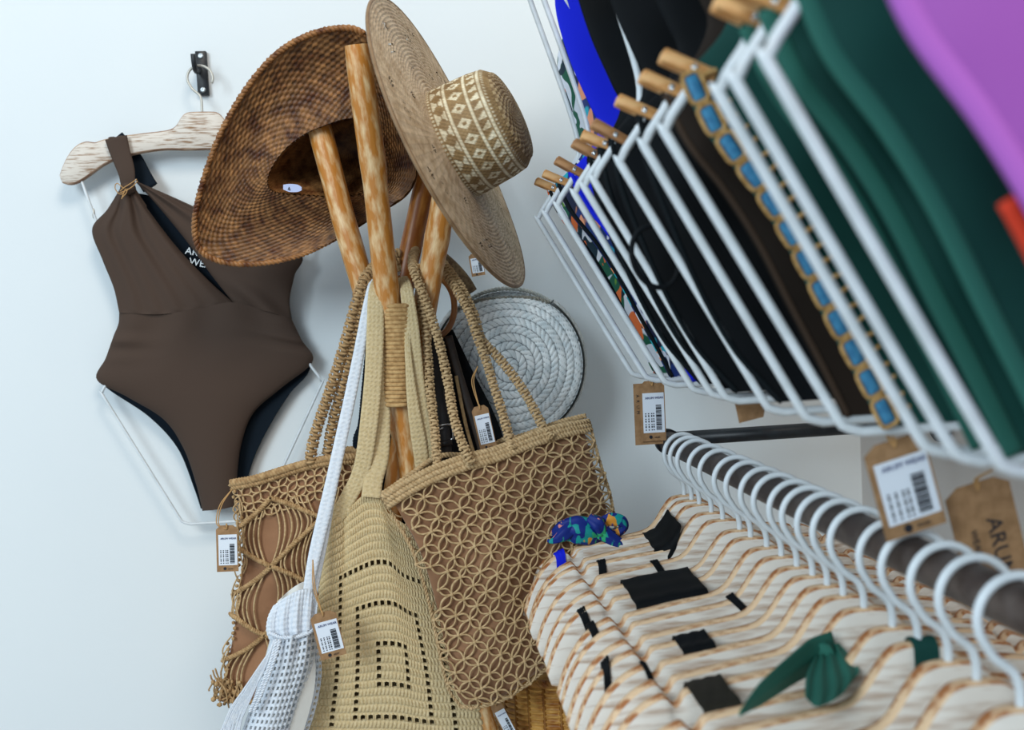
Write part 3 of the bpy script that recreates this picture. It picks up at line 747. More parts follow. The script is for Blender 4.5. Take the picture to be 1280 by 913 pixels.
# ------------------------------------------------------------------ macrame net bag on the right
def bag_patch(top, bottom, left, right, y_l, y_r, bulge, nu=60, nv=60, fold=None):
    g, u, v = coons(top, bottom, left, right, nu, nv)
    prof = np.sin(np.clip(u, 0, 1)*PI)**.6*(.35+.65*np.sin(np.clip(v*.9+.1, 0, 1)*PI)**.7)
    yc = y_l+(y_r-y_l)*u
    yf = yc-bulge*prof; yb = yc+bulge*.8*prof
    if fold is not None: yf = yf-fold(u, v)
    return P(g[..., 0], g[..., 1], yf), P(g[..., 0], g[..., 1], yb), u, v
def net_cords(mb, mbk, grid, nrm, NI, NJ, r, bow, lift, v0=0.0, v1=1.0, knot=1.9, jit=.12):
    nodes = {}
    for j in range(NJ+1):
        for i in range(-1, NI+2):
            if (i+j) % 2 == 0:
                nodes[(i, j)] = (i/NI+RNG.uniform(-jit, jit)/NI, v0+(v1-v0)*(j+RNG.uniform(-jit, jit))/NJ)
    def at(u, v):
        return at_grid(grid, u, v)+at_grid(nrm, u, v)*lift
    for (i, j), (u, v) in nodes.items():
        if not 0 <= u <= 1.0: continue
        if 0 <= i <= NI: mbk.blob(at(u, v)+at_grid(nrm, u, v)*r*.6, (r*knot, r*knot*.8, r*knot), nu=6, nv=5)
        for d in (-1, 1):
            if (i+d, j+1) in nodes:
                u2, v2 = nodes[(i+d, j+1)]
                if not (0 <= u2 <= 1): continue
                du, dv = u2-u, v2-v; t = np.linspace(0, 1, 9)
                pu, pv = -dv*(NJ/NI)/(v1-v0), du*(NI/NJ)*(v1-v0)
                for s in (-1, 1):
                    b = s*bow*np.sin(t*PI)*RNG.uniform(.8, 1.2)
                    uu = u+du*t+pu*b; vv = v+dv*t+pv*b
                    pts = at(uu, vv)+at_grid(nrm, uu, vv)*(r*.9*s)*np.sin(t*PI)[:, None]*.3
                    mb.tube(pts, r*RNG.uniform(.85, 1.15), 5, cap=False)
R_TOP = [(478, 622, 0), (500, 607, 0), (535, 588, 0), (575, 573, 0), (620, 561, 0), (660, 545, 0), (700, 533, 0), (736, 526, 0)]
R_BOT = [(576, 884, 0), (600, 884, 0), (635, 872, 0), (676, 842, 0), (720, 805, 0), (766, 770, 0)]
R_L = [(478, 622, 0), (500, 660, 0), (518, 695, 0), (535, 750, 0), (548, 810, 0), (560, 860, 0), (576, 884, 0)]
R_R = [(736, 526, 0), (749, 575, 0), (765, 630, 0), (772, 700, 0), (766, 770, 0)]
net = thing('macrame_tote_bag', P(610, 880, -.30), 'open-net macrame tote with tan lining, rightmost bag on the log stand', 'bag')
gf, gb, u, v = bag_patch(R_TOP, R_BOT, R_L, R_R, -.335, -.285, .028, 70, 70, lambda u, v: .004*np.sin(u*14+v*5)*np.sin(v*PI)+.003*np.sin(u*5-v*14))
uvg = np.stack([u*.27, v*.3], -1)
# lining sits a little inside the outline
def inset(g, a=.035, b=.02):
    U, V = np.meshgrid(np.linspace(a, 1-a, g.shape[1]), np.linspace(b, 1-b, g.shape[0])); return at_grid(g, U, V)
lf = inset(gf)+[0, .004, 0]; lbk = inset(gb)-[0, .004, 0]
lm = MB().grid(lf, uvg).grid(lbk[:, ::-1], uvg[:, ::-1])
for a, b in ((lf[:, 0], lbk[:, 0]), (lf[:, -1], lbk[:, -1]), (lf[-1], lbk[-1])): lm.grid(np.stack([a, b]))
lm.build('lining', M['lining_net'], net)
nf = surf_normals(gf); nf[nf[..., 1] > 0] *= -1; nb_ = surf_normals(gb); nb_[nb_[..., 1] < 0] *= -1
cm = MB(); km = cm
net_cords(cm, km, gf, nf, 17, 21, .00125, .22, .0018, v0=.055, jit=.22)
net_cords(cm, km, gb, nb_, 9, 11, .00115, .20, .0015, v0=.055)
cm.build('netting', M['jute'], net)
# side and bottom edge cords
eg = MB()
for side in (gf[:, 0], gf[:, -1]): rope(eg, resample(side, 60), .0022, .010, 2)
rope(eg, resample(gf[-1], 60), .0024, .010, 2)
eg.build('edge_cord', M['jute'], net)
rim = MB()
for k, vv in enumerate((0.0, .022, .044)):
    U = np.linspace(0, 1, 120); pth = at_grid(gf, U, np.full(120, vv))+[0, -.003, 0]
    pth2 = at_grid(gb, U[::-1], np.full(120, vv))+[0, .003, 0]
    loop = np.vstack([pth, pth2]); rope(rim, np.vstack([loop, loop[:1]]), .0043, .0085, 2, flat=.8, n=6)
rim.build('rim', M['jute'], net)
# a second, raised back rim
bk = MB(); rope(bk, W([(478, 618, -.300), (510, 596, -.295), (545, 572, -.29), (575, 569, -.285), (602, 571, -.285), (625, 552, -.283), (650, 546, -.28), (700, 528, -.27), (732, 520, -.27)], n=60), .0036, .0085, 2); bk.build('back_rim', M['jute'], net)
yh = -.352
HR = [[(520, 312, -.215), (516, 322, -.245), (517, 338, -.275), (526, 360, -.285), (534, 382, -.287), (543, 408, -.289), (552, 440, -.295), (560, 478, -.305), (567, 520, -.325), (578, 555, -.34), (590, 580, -.348)],
      [(519, 330, -.262), (523, 352, -.272), (527, 376, -.276), (532, 410, -.278), (535, 450, -.285), (538, 490, -.295), (543, 535, -.315), (546, 572, -.33), (548, 590, -.34)],
      [(535, 318, -.19), (548, 330, -.215), (568, 358, -.245), (586, 390, -.262), (598, 425, -.27), (608, 452, -.28), (617, 482, -.29), (627, 513, -.30), (636, 545, -.315), (640, 562, -.33)],
      [(538, 312, -.185), (553, 328, -.21), (574, 356, -.238), (592, 392, -.255), (602, 424, -.262), (620, 444, -.27), (640, 468, -.278), (657, 493, -.285), (670, 517, -.295), (680, 536, -.305), (690, 548, -.318)]]
for h_ in HR:
    hm = MB(); knotted(hm, W(h_, n=120), .0088, .0046); hm.build('handle', M['jute'], net)

# ------------------------------------------------------------------ macrame bag on the left
left_bag = thing('macrame_shoulder_bag', P(330, 880, -.20), 'brown-lined macrame bag with diagonal knot ridges, leftmost on the stand', 'bag')
L_TOP = [(289, 604, 0), (320, 598, 0), (365, 584, 0), (405, 574, 0), (452, 570, 0)]
L_BOT = [(266, 880, 0), (300, 884, 0), (345, 872, 0), (440, 860, 0)]
L_L = [(289, 604, 0), (296, 640, 0), (300, 690, 0), (294, 745, 0), (286, 800, 0), (275, 850, 0), (266, 880, 0)]
L_R = [(452, 570, 0), (450, 640, 0), (446, 760, 0), (440, 860, 0)]
gf, gb, u, v = bag_patch(L_TOP, L_BOT, L_L, L_R, -.222, -.222, .020, 60, 80, lambda u, v: .003*np.sin(u*9+v*12))
lf = inset(gf, .03, .02)+[0, .003, 0]; lbk = inset(gb, .03, .02)-[0, .003, 0]
uvg = np.stack([u*.16, v*.3], -1); lm = MB().grid(lf, uvg).grid(lbk[:, ::-1], uvg[:, ::-1])
for a, b in ((lf[:, 0], lbk[:, 0]), (lf[:, -1], lbk[:, -1]), (lf[-1], lbk[-1]), (lf[0], lbk[0])): lm.grid(np.stack([a, b]))
lm.build('lining', M['lining'], left_bag)
nf = surf_normals(gf); nf[nf[..., 1] > 0] *= -1
def on(u_, v_, lift=.0015): return at_grid(gf, u_, v_)+at_grid(nf, u_, v_)*lift
cords = MB(); rid = MB()
net_cords(cords, rid, gf, nf, 14, 4, .0011, .30, .0012, v0=.03, v1=.17, knot=1.6)
# zig-zag ridges: diamonds of half-width du and half-height dv
du_, dv_ = .40, .148; ridges = []
for j in range(7):
    for k in range(-1, 4):
        u0 = k*du_+(0.0 if j % 2 == 0 else 0); 
        v0 = .10+j*dv_
        s = 1 if (k+j) % 2 == 0 else -1
        ridges.append(((k*du_+.28, v0 if s > 0 else v0+dv_), ((k+1)*du_+.28, v0+dv_ if s > 0 else v0)))
def clipseg(a, b, n=26):
    t = np.linspace(0, 1, n); U = a[0]+(b[0]-a[0])*t; V = a[1]+(b[1]-a[1])*t
    k = (U >= -.01) & (U <= 1.01) & (V >= .03) & (V <= .99); return U[k], V[k]
for a, b in ridges:
    U, V = clipseg(a, b)
    if len(U) < 4: continue
    pth = on(U, V, .003); rope(rid, resample(pth, 30, False), .0034, .0062, 2, flat=.8)
    for t_ in np.linspace(0, 1, max(3, len(U)//2)):
        uu = U[0]+(U[-1]-U[0])*t_; vv = V[0]+(V[-1]-V[0])*t_
        rid.blob(on(uu, vv, .0045), .0021, nu=6, nv=4)
# curved cords filling every diamond
for j in range(-1, 7):
    for k in range(-1, 4):
        if (k+j) % 2 == 0: continue
        uc = (k+1)*du_+.28; vt = .10+j*dv_; 
        for q_ in np.linspace(-.9, .9, 15):
            u0 = uc+q_*du_; 
            va = vt+dv_*abs(q_); vb = vt+dv_*(2-abs(q_)); t = np.linspace(0, 1, 12)
            U = u0-q_*du_+q_*du_+np.sin(t*PI)*du_*.17*np.sign(q_+.01)*(1.1-abs(q_))+RNG.uniform(-.012, .012)*np.sin(t*PI); V = va+(vb-va)*t
            kk = (U > .0) & (U < 1) & (V > .12) & (V < .99)
            if kk.sum() > 3: cords.tube(on(U[kk], V[kk], .0016+RNG.uniform(0, .0015)), .00125, 5, cap=False)
# gathered side fringe and corner tassel
for k in range(26):
    v0 = RNG.uniform(.05, .85); dv0 = RNG.uniform(.06, .16); t = np.linspace(0, 1, 10)
    U = .02+RNG.uniform(-.01, .03)+0*t; V = v0+dv0*t
    p = on(U, np.clip(V, 0, .99), .001)+np.stack([-np.sin(t*PI)*RNG.uniform(-.004, .010), -np.sin(t*PI)*.004, 0*t], 1); cords.tube(p, .001, 5, cap=False)
for k in range(40):
    vv = k/40; rid.blob(on(.015+RNG.uniform(-.02, .03), .04+vv*.94, RNG.uniform(0, .004)), .0026, nu=6, nv=4)
cords.build('netting', M['jute'], left_bag); rid.build('knot_ridges', M['jute_dark'], left_bag)
ts = MB()
for k in range(30):
    p0 = P(268+RNG.uniform(-3, 34), 848+RNG.uniform(0, 12), -.225+RNG.uniform(-.012, .01)); 
    p1 = p0+np.array([RNG.uniform(-.012, .012), RNG.uniform(-.01, .01), -RNG.uniform(.012, .034)]); pm = (p0+p1)/2+RNG.uniform(-.006, .006, 3)
    ts.tube(resample(np.array([p0, pm, p1]), 8), .0011, 5)
for k in range(36): ts.blob(P(266+RNG.uniform(0, 36), 852+RNG.uniform(0, 30), -.228+RNG.uniform(-.012, .008)), RNG.uniform(.002, .0038), nu=6, nv=4)
for p in ([(272, 852), (268, 845), (266, 838)], [(274, 850), (271, 842), (269, 836)], [(270, 856), (265, 850), (263, 844)]): ts.tube(W(p, -.235, 8), .0011, 5)
ts.build('corner_tassel', M['jute_dark'], left_bag)
rim = MB(); U = np.linspace(0, 1, 90)
pa = at_grid(gf, U, np.full(90, .0))+[0, -.003, .0]; pb = at_grid(gb, U[::-1], np.zeros(90))+[0, .006, .008]; loop = np.vstack([pa, pb])
rope(rim, np.vstack([loop, loop[:1]]), .0052, .0080, 2, flat=.85, n=6)
pa = at_grid(gf, U, np.full(90, .02))+[0, -.002, 0]; rope(rim, pa, .0040, .0070, 2, flat=.85)
rim.build('rim', M['jute_dark'], left_bag)
for h_ in ([(500, 316, -.205), (484, 322, -.215), (470, 332, -.250), (458, 346, -.268), (448, 370, -.272), (438, 408, -.270), (426, 448, -.262), (412, 490, -.255), (398, 530, -.245), (390, 560, -.24), (388, 580, -.238)],
           [(498, 326, -.205), (484, 332, -.220), (473, 343, -.255), (462, 360, -.268), (452, 392, -.270), (442, 430, -.262), (432, 470, -.255), (424, 500, -.245), (416, 530, -.235), (411, 560, -.228), (410, 578, -.22)]):
    hm = MB(); knotted(hm, W(h_, n=120), .0110, .0052); hm.build('handle', M['jute_dark'], left_bag)

# coils of handle draped across the crossing
# ------------------------------------------------------------------ beige crochet tote
ct = thing('crochet_tote_bag', P(490, 960, -.28), 'beige crochet tote with nested rectangles of small holes, hanging in the middle', 'bag')
CC, RRw, SU, SV = 24, 36, 12, 8
nu, nv = CC*SU+1, RRw*SV+1
C_TOP = [(409, 668, 0), (414, 655, 0), (428, 642, 0), (443, 628, 0), (458, 618, 0), (474, 620, 0), (484, 640, 0), (506, 656, 0), (520, 670, 0)]
C_BOT = [(362, 965, 0), (430, 978, 0), (500, 984, 0), (560, 984, 0), (614, 978, 0)]
C_L = [(409, 668, 0), (402, 720, 0), (396, 780, 0), (384, 850, 0), (370, 915, 0), (362, 965, 0)]
C_R = [(520, 670, 0), (545, 720, 0), (570, 790, 0), (590, 850, 0), (604, 915, 0), (614, 978, 0)]
g, u, v = coons(C_TOP, C_BOT, C_L, C_R, nu, nv)
prof = np.sin(u*PI)**.55*(.4+.6*np.sin(np.clip(v+.05, 0, 1)*PI)**.6)
y = -.270-.022*prof-.005*np.exp(-((u-.12)/.05)**2)*np.exp(-(v/.25)**2)+.004*np.exp(-((u-.22)/.04)**2)*np.exp(-(v/.3)**2)-.002*np.sin(u*11)*np.exp(-(v/.3)**2)
base = P(g[..., 0], g[..., 1], y); n_ = surf_normals(base); n_[n_[..., 1] > 0] *= -1
jj, ii = np.meshgrid(np.arange(nu), np.arange(nv)); cu_ = jj/SU*2; rv = ii/SV        # stitches: two per cell
fr = rv % 1; row = np.floor(rv)
slant = (cu_+np.where(row % 2 == 0, .35, -.35)*fr) % 1
st_ = np.clip(np.sin(slant*PI), 0, 1)**.6*np.clip(np.sin(fr*PI), 0, 1)**.45
rowr = np.abs(fr-.5)*2
disp = .0030*st_
pos = base+n_*disp[..., None]
keep = np.ones((nv-1, nu-1), bool)
def hole(cc_, r_0):
    c0 = 12+cc_; r0 = 19+r_0
    if 0 <= c0 < CC and 0 <= r0 < RRw: keep[r0*SV+2:r0*SV+SV-1, c0*SU+3:c0*SU+SU-2] = False
def rect(k, r0, r1):
    for q in range(-k, k+1): hole(q, r0); hole(q, r1)
    for q in range(r0, r1+1): hole(-k, q); hole(k, q)
rect(2, -1, 4); rect(5, -6, 8); rect(8, -11, 13)
uvg = np.stack([u*.22, v*.3], -1)
cb = MB().grid(pos, uvg, keep=keep)
cb.grid((base-n_*.0016)[:, ::-1], uvg[:, ::-1], keep=keep[:, ::-1])
cbo = cb.build('front_panel', M['crochet'], ct)
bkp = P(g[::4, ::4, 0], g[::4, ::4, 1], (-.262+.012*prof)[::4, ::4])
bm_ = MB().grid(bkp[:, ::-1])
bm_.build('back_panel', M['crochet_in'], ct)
def crochet_strap(path, wd, th=.0035, mt='crochet', parent=ct, name='strap', step=.0055, cols=3):
    L_ = length(path); ns = int(L_/step)*4; p = resample(path, ns, False)
    t_ = np.gradient(p, axis=0); t_ /= np.linalg.norm(t_, axis=1)[:, None]; h = np.array([0, -1., 0]); nr = h-(t_@h)[:, None]*t_; nr /= np.linalg.norm(nr, axis=1)[:, None]; bi = np.cross(t_, nr)
    wd = np.interp(np.linspace(0, 1, ns), np.linspace(0, 1, len(wd)), wd) if not np.isscalar(wd) else np.full(ns, wd)
    nq = cols*4+1; a = np.linspace(-1, 1, nq)
    col_ = (a+1)/2*cols; fr_c = col_ % 1; rowf = (np.arange(ns)/4) % 1
    ph = (rowf[:, None]+.5*np.abs(2*fr_c-1)[None]) % 1
    d = .0014*np.sin(ph*PI)*np.sin(np.clip(fr_c, .08, .92)*PI)[None]**.6
    bow = (1-a**2)**.5
    f_ = p[:, None]+bi[:, None]*(a[None, :, None]*wd[:, None, None]/2)+nr[:, None]*(th*.5*bow[None, :, None]+d[..., None])
    b_ = p[:, None]+bi[:, None]*(a[None, ::-1, None]*wd[:, None, None]/2)-nr[:, None]*(th*.5*bow[None, ::-1, None]+d[:, ::-1][..., None])
    ring = np.concatenate([f_, b_], 1)
    mb = MB().grid(ring, None, closed_u=True)
    return mb.build(name, M[mt], parent)
crochet_strap(W([(500, 333, -.205), (486, 338, -.225), (474, 350, -.262), (470, 372, -.288), (469, 420, -.292), (466, 480, -.292), (460, 540, -.290), (451, 590, -.285), (432, 628, -.282), (416, 655, -.280)], n=160), [.012, .014, .019, .021, .021, .022, .021, .020, .018], cols=4)
crochet_strap(W([(480, 352, -.272), (477, 400, -.280), (477, 460, -.280), (478, 520, -.280), (475, 570, -.282), (467, 600, -.286), (464, 622, -.290)], n=140), [.010, .013, .016, .018, .020, .022, .024], cols=3)
crochet_strap(W([(504, 348, -.235), (508, 362, -.285), (514, 410, -.292), (519, 470, -.292), (527, 520, -.288), (537, 560, -.284), (543, 600, -.275)], n=140), [.012, .015, .019, .021, .020, .019, .018], cols=4)
crochet_strap(W([(509, 380, -.284), (511, 450, -.298), (517, 510, -.296), (525, 560, -.288), (530, 600, -.278)], n=120), [.006, .007, .013, .018, .018], cols=3)

# ------------------------------------------------------------------ white drawstring bag
wb = thing('drawstring_bag', P(345, 960, -.30), 'white crochet drawstring pouch with long white strap, in front of the beige tote', 'bag')
def mesh_panel(top, bot, left, right, yfun, CCn, RRn, name, mt, parent, SU=6, SV=6, hx=(2, 5), hz=(2, 5), open_=True):
    nu, nv = CCn*SU+1, RRn*SV+1
    g, u, v = coons(top, bot, left, right, nu, nv); base = P(g[..., 0], g[..., 1], yfun(u, v)); n_ = surf_normals(base); n_[n_[..., 1] > 0] *= -1
    jj, ii = np.meshgrid(np.arange(nu), np.arange(nv)); fx = (jj % SU)/SU; fz = (ii % SV)/SV
    d = .0013*(np.sin(fz*2*PI*1.5)**2*.5+np.cos(fx*PI)**2*.8)
    pos = base+n_*d[..., None]; keep = np.ones((nv-1, nu-1), bool)
    if open_:
        J, I_ = np.meshgrid(np.arange(nu-1), np.arange(nv-1)); keep = ~(((J % SU) >= hx[0]) & ((J % SU) < hx[1]) & ((I_ % SV) >= hz[0]) & ((I_ % SV) < hz[1]))
    mb = MB().grid(pos, keep=keep).grid((base-n_*.0012)[:, ::-1], keep=keep[:, ::-1]); mb.build(name, M[mt], parent); return base
yb_ = lambda u, v: -.325-.022*np.sin(u*PI)**.7-.005*np.sin(u*17)*np.exp(-v*4)
mesh_panel([(340, 800, 0), (365, 795, 0), (394, 786, 0)], [(292, 962, 0), (330, 968, 0), (352, 962, 0)], [(340, 800, 0), (330, 835, 0), (316, 880, 0), (302, 920, 0), (292, 962, 0)], [(394, 786, 0), (390, 830, 0), (374, 880, 0), (362, 920, 0), (352, 962, 0)], yb_, 11, 20, 'front_panel', 'white_crochet', wb)
mesh_panel([(394, 786, 0), (396, 790, 0)], [(352, 962, 0), (372, 940, 0)], [(394, 786, 0), (388, 830, 0), (372, 880, 0), (360, 920, 0), (352, 962, 0)], [(396, 790, 0), (401, 835, 0), (398, 868, 0), (388, 905, 0), (372, 940, 0)], lambda u, v: -.322+.014*u, 4, 20, 'side_panel', 'white_crochet', wb)
g, u, v = coons([(338, 797, 0), (394, 790, 0)], [(296, 962, 0), (370, 950, 0)], [(338, 797, 0), (316, 880, 0), (296, 962, 0)], [(394, 790, 0), (396, 860, 0), (370, 950, 0)], 20, 20)
g = np.array(g); p1 = P(g[..., 0]*.94+.06*350, g[..., 1], -.322-.012*np.sin(u*PI)); p2 = P(g[..., 0], g[..., 1], -.308+0*u)
MB().grid(p1).grid(p2[:, ::-1]).build('lining', M['white_lining'], wb)
ruf = lambda u, v: -.330-.010*np.sin(u*PI)-.0055*np.sin(u*26)*v*(1-v*.4)
base = mesh_panel([(343, 757, 0), (358, 746, 0), (375, 738, 0), (387, 738, 0), (396, 752, 0)], [(338, 800, 0), (350, 802, 0), (368, 800, 0), (385, 797, 0), (394, 788, 0)], [(343, 757, 0), (336, 772, 0), (334, 788, 0), (338, 800, 0)], [(396, 752, 0), (396, 770, 0), (394, 788, 0)], ruf, 16, 9, 'gathered_top', 'white_crochet', wb, SU=4, SV=4, hx=(9, 9))
g, u, v = coons([(347, 752, 0), (362, 738, 0), (378, 728, 0), (388, 728, 0)], [(344, 768, 0), (360, 756, 0), (376, 748, 0), (390, 748, 0)], [(347, 752, 0), (344, 768, 0)], [(388, 728, 0), (390, 748, 0)], 20, 8)
MB().grid(P(g[..., 0], g[..., 1], -.322+.0*u-.003*np.sin(u*12))).build('inner_lining', M['white_lining'], wb)
dr = MB(); rope(dr, W([(336, 791, -.338), (350, 797, -.345), (368, 797, -.348), (386, 792, -.344), (395, 784, -.335)], n=40), .0022, .006, 2); dr.build('drawcord', M['white_crochet'], wb)
crochet_strap(W([(500, 342, -.205), (484, 340, -.222), (468, 350, -.265), (459, 385, -.284), (449, 440, -.286), (437, 500, -.288), (424, 560, -.292), (411, 620, -.300), (399, 670, -.308), (390, 710, -.318), (384, 745, -.326)], n=160), [.007, .009, .011, .013, .014, .0145, .015, .016, .015, .011], mt='white_crochet', parent=wb, cols=2)
crochet_strap(W([(428, 555, -.286), (418, 600, -.292), (409, 660, -.300), (401, 705, -.308), (393, 745, -.318), (389, 765, -.322)], n=120), [.008, .009, .008, .006, .006], mt='white_crochet', parent=wb, cols=2)
# long tassel cords down the left side
tc_ = MB()
for k in range(34):
    q = k/33; x0 = 342+6*q; pts = [(x0, 800, -.345), (333-6*q+RNG.uniform(-1, 1), 830, -.350), (318-12*q+RNG.uniform(-2, 2), 862, -.348), (305-18*q+RNG.uniform(-3, 3), 890, -.345), (294-22*q+RNG.uniform(-4, 4), 925+RNG.uniform(-6, 14), -.342)]
    tc_.tube(W(pts, n=16), .0009, 4)
tc_.build('tassel', M['white_crochet'], wb)
for q in (0, 1):
    s_ = MB(); rope(s_, W([(346+4*q, 800, -.352), (338+4*q, 828, -.358), (325+4*q, 862, -.358), (312+5*q, 890, -.355)], n=40), .0022, .007, 2); s_.build('drawcord_end', M['white_crochet'], wb)

# ------------------------------------------------------------------ round white woven bag
rb = thing('round_straw_bag', P(640, 545, -.13), 'round whitewashed woven straw bag hanging behind the net tote', 'bag')
rc = P(634, 456, -.118); Rr = .102
nr, nth = 100, 260
rsx = np.random.RandomState(21)
def disc(yoff, rad, sgn, dx=0):
    q = np.linspace(.01, 1, nr)[:, None]; th = np.linspace(0, 2*PI, nth, endpoint=False)[None]
    X = rad*q*np.cos(th); Zz = rad*q*np.sin(th); Y = yoff+sgn*(.020*(1-q**2))+0*th
    # mouth pulled down at the top of the front disc
    if sgn < 0: Zz = Zz-.010*np.exp(-((th-PI/2)/.55)**2)*q**6
    p = np.stack([rc[0]+X+dx, rc[1]+Y, rc[2]+Zz], -1)
    n = surf_normals(p, True); n *= np.sign(n[..., 1].mean()*sgn)
    rows = q*rad/.0112; rowi = np.floor(rows); fr = rows % 1
    ncell = np.maximum(6, np.round(2*PI*(rowi+.5)*.0112/.0082))
    sl = np.where(rowi % 2 == 0, 1.1, -1.1)
    ph = (th/(2*PI)*ncell+sl*fr+rowi*.37); c_ = ph % 1; ci = np.floor(ph)
    pil = np.clip(np.sin(c_*PI), 0, 1)**.35*np.clip(np.sin(fr*PI), 0, 1)**.3
    hv = np.abs(np.sin(rowi*12.9+ci*78.2)*43758.5) % 1
    fine = .5+.5*np.cos(c_*2*PI*3)
    p = p+n*(.0026*pil+.0003*fine)[..., None]
    colr = np.array(lin('F6FAFB'))*(.88+.12*hv)[..., None]
    gap = np.array(lin('5E6468'))  # shade between the strips, painted in as a dark gap colour
    k = np.clip((pil-.25)/.3, 0, 1)[..., None]
    return p, gap*(1-k)+colr*k
p, c_ = disc(-.020, Rr, -1); MB().grid(p, None, c_, closed_u=True).build('front_disc', M['white_straw'], rb)
p2, c_2 = disc(.022, Rr, 1, .004); MB().grid(p2[:, ::-1], None, c_2[:, ::-1], closed_u=True).build('back_disc', M['white_straw'], rb)
# gusset from 1 o'clock round to 11 o'clock, leaving the mouth open
th = np.linspace(math.radians(52), math.radians(-232), 240)[None]; q = np.linspace(0, 1, 28)[:, None]
X = (Rr+.003+.004*np.sin(q*PI))*np.cos(th); Zz = (Rr+.003+.004*np.sin(q*PI))*np.sin(th); Y = -.024+.052*q+0*th
p = np.stack([rc[0]+X+.004*q, rc[1]+Y, rc[2]+Zz], -1); n = surf_normals(p); cdir = p-rc; cdir[..., 1] = 0; n *= np.sign((n*cdir).sum(-1).mean())
ph = th*Rr/.0095+np.abs(q*4 % 2-1)*.9; c_ = ph % 1; fr = q*4 % 1; pil = np.sin(c_*PI)**.4*np.sin(fr*PI)**.3
hv = np.abs(np.sin(np.floor(ph)*31.7+np.floor(q*4)*7.1)*4375.5) % 1
cc = np.array(lin('E6E8E6'))*(.8+.2*hv)[..., None]; k = np.clip((pil-.25)/.3, 0, 1)[..., None]; cc = np.array(lin('6E6A62'))*(1-k)+cc*k  # gusset gaps darkened in the colour too, as painted shade between strips
gs = MB().grid(p+n*(.0024*pil)[..., None], None, cc); gs.grid((p-n*.002)[:, ::-1], None, cc[:, ::-1]*.6); gs.build('gusset', M['white_straw'], rb)
mo = MB(); rope(mo, np.array([[rc[0]+(Rr+.002)*math.cos(a), rc[1]-.020, rc[2]+(Rr+.002)*math.sin(a)-.012*math.exp(-((a-PI/2)/.5)**2)] for a in np.linspace(math.radians(55), math.radians(135), 40)]), .0032, .010, 2, col=np.array(lin('8A8578')))
rope(mo, np.array([[rc[0]+.004+(Rr+.004)*math.cos(a), rc[1]+.024, rc[2]+(Rr+.004)*math.sin(a)] for a in np.linspace(math.radians(52), math.radians(128), 40)]), .0032, .010, 2, col=np.array(lin('C6C6BE')))
mo.build('mouth_edging', M['white_straw'], rb)
MB().tube(W([(530, 300, -.158), (548, 318, -.15), (566, 335, -.142), (580, 352, -.135), (588, 366, -.128)], n=40), np.linspace(.008, .0105, 40), 10, hint=(0, -1, 0), flat=.3).build('handle', mat('taupe_woven_strap', '6B5640', .8, '8A7558', (200, 200, 200), bump=(500, .5, .001)), rb)

# ------------------------------------------------------------------ black bag with wooden rings
bb = thing('black_shoulder_bag', P(540, 650, -.19), 'black cloth bag with wooden ring handles and buckled strap behind the ropes', 'bag')
g, u, v = coons([(476, 420, 0), (520, 414, 0), (566, 412, 0)], [(436, 660, 0), (540, 668, 0), (652, 650, 0)], [(476, 420, 0), (458, 470, 0), (447, 540, 0), (436, 660, 0)], [(566, 412, 0), (590, 462, 0), (628, 543, 0), (652, 650, 0)], 40, 40)
pf = P(g[..., 0], g[..., 1], -.192-.009*np.sin(u*PI)-.003*np.sin(u*20)*np.exp(-v*3)); pb = P(g[..., 0], g[..., 1], -.180+.006*np.sin(u*PI))
mbb = MB().grid(pf).grid(pb[:, ::-1])
for a, b in ((pf[:, 0], pb[:, 0]), (pf[:, -1], pb[:, -1]), (pf[-1], pb[-1]), (pf[0], pb[0])): mbb.grid(np.stack([a, b]))
mbb.build('body', M['black_cloth'], bb)
def ringpts(cx, cy, rx_, ry_, y, a0=0, a1=360, n=40):
    a = np.radians(np.linspace(a0, a1, n)); return P(cx+rx_*np.cos(a), cy-ry_*np.sin(a), y+0*a)
MB().tube(ringpts(541, 384, 27, 38, -.205, -70, 100), .0042, 10, hint=(0, -1, 0)).build('ring_handle', M['ring_wood'], bb)
MB().tube(ringpts(480, 405, 24, 40, -.200, 90, 265), .0042, 10, hint=(0, -1, 0)).build('ring_handle', M['ring_wood'], bb)
stp = MB().tube(W([(532, 400, -.235), (541, 440, -.240), (547, 480, -.243), (553, 520, -.250), (557, 560, -.256), (560, 600, -.258)], n=50), .0078, 10, hint=(0, -1, 0), flat=.28); sto = stp.build('buckled_strap', M['leather'], bb)
MB().tube(W([(560, 420, -.212), (574, 470, -.216), (590, 520, -.220), (602, 560, -.222), (612, 600, -.222)], n=40), .0058, 10, hint=(0, -1, 0), flat=.3).build('side_strap', M['leather_brown'], bb)
MB().tube(W([(570, 470, -.222), (582, 530, -.228), (596, 580, -.228)], n=30), .0022, 8, hint=(0, -1, 0), flat=.5).build('strap_piping', M['jute_dark'], bb)
bk_ = MB(); rgp = W([(547, 533, -.256), (556, 531, -.258), (564, 532, -.256), (566, 540, -.256), (566, 548, -.255), (562, 550, -.254)], n=30); bk_.tube(rgp, .0013, 8)
bk_.tube(W([(549, 538, -.256), (554, 534, -.259), (552, 537, -.259)], n=8), .001, 6); bk_.build('buckle', M['steel'], sto)
lp = MB().tube(W([(547, 556, -.259), (556, 555, -.262), (565, 553, -.259)], n=14), .0035, 8, hint=(0, -1, 0), flat=.35); lp.build('belt_loop', M['leather'], sto)
# navy braided cord at the left of the black bag
nc = MB(); rope(nc, W([(462, 430, -.215), (457, 480, -.214), (452, 530, -.213), (446, 548, -.214), (446, 560, -.214)], n=50), .0050, .010, 3); nc.build('braided_cord', M['suit_navy'], bb)

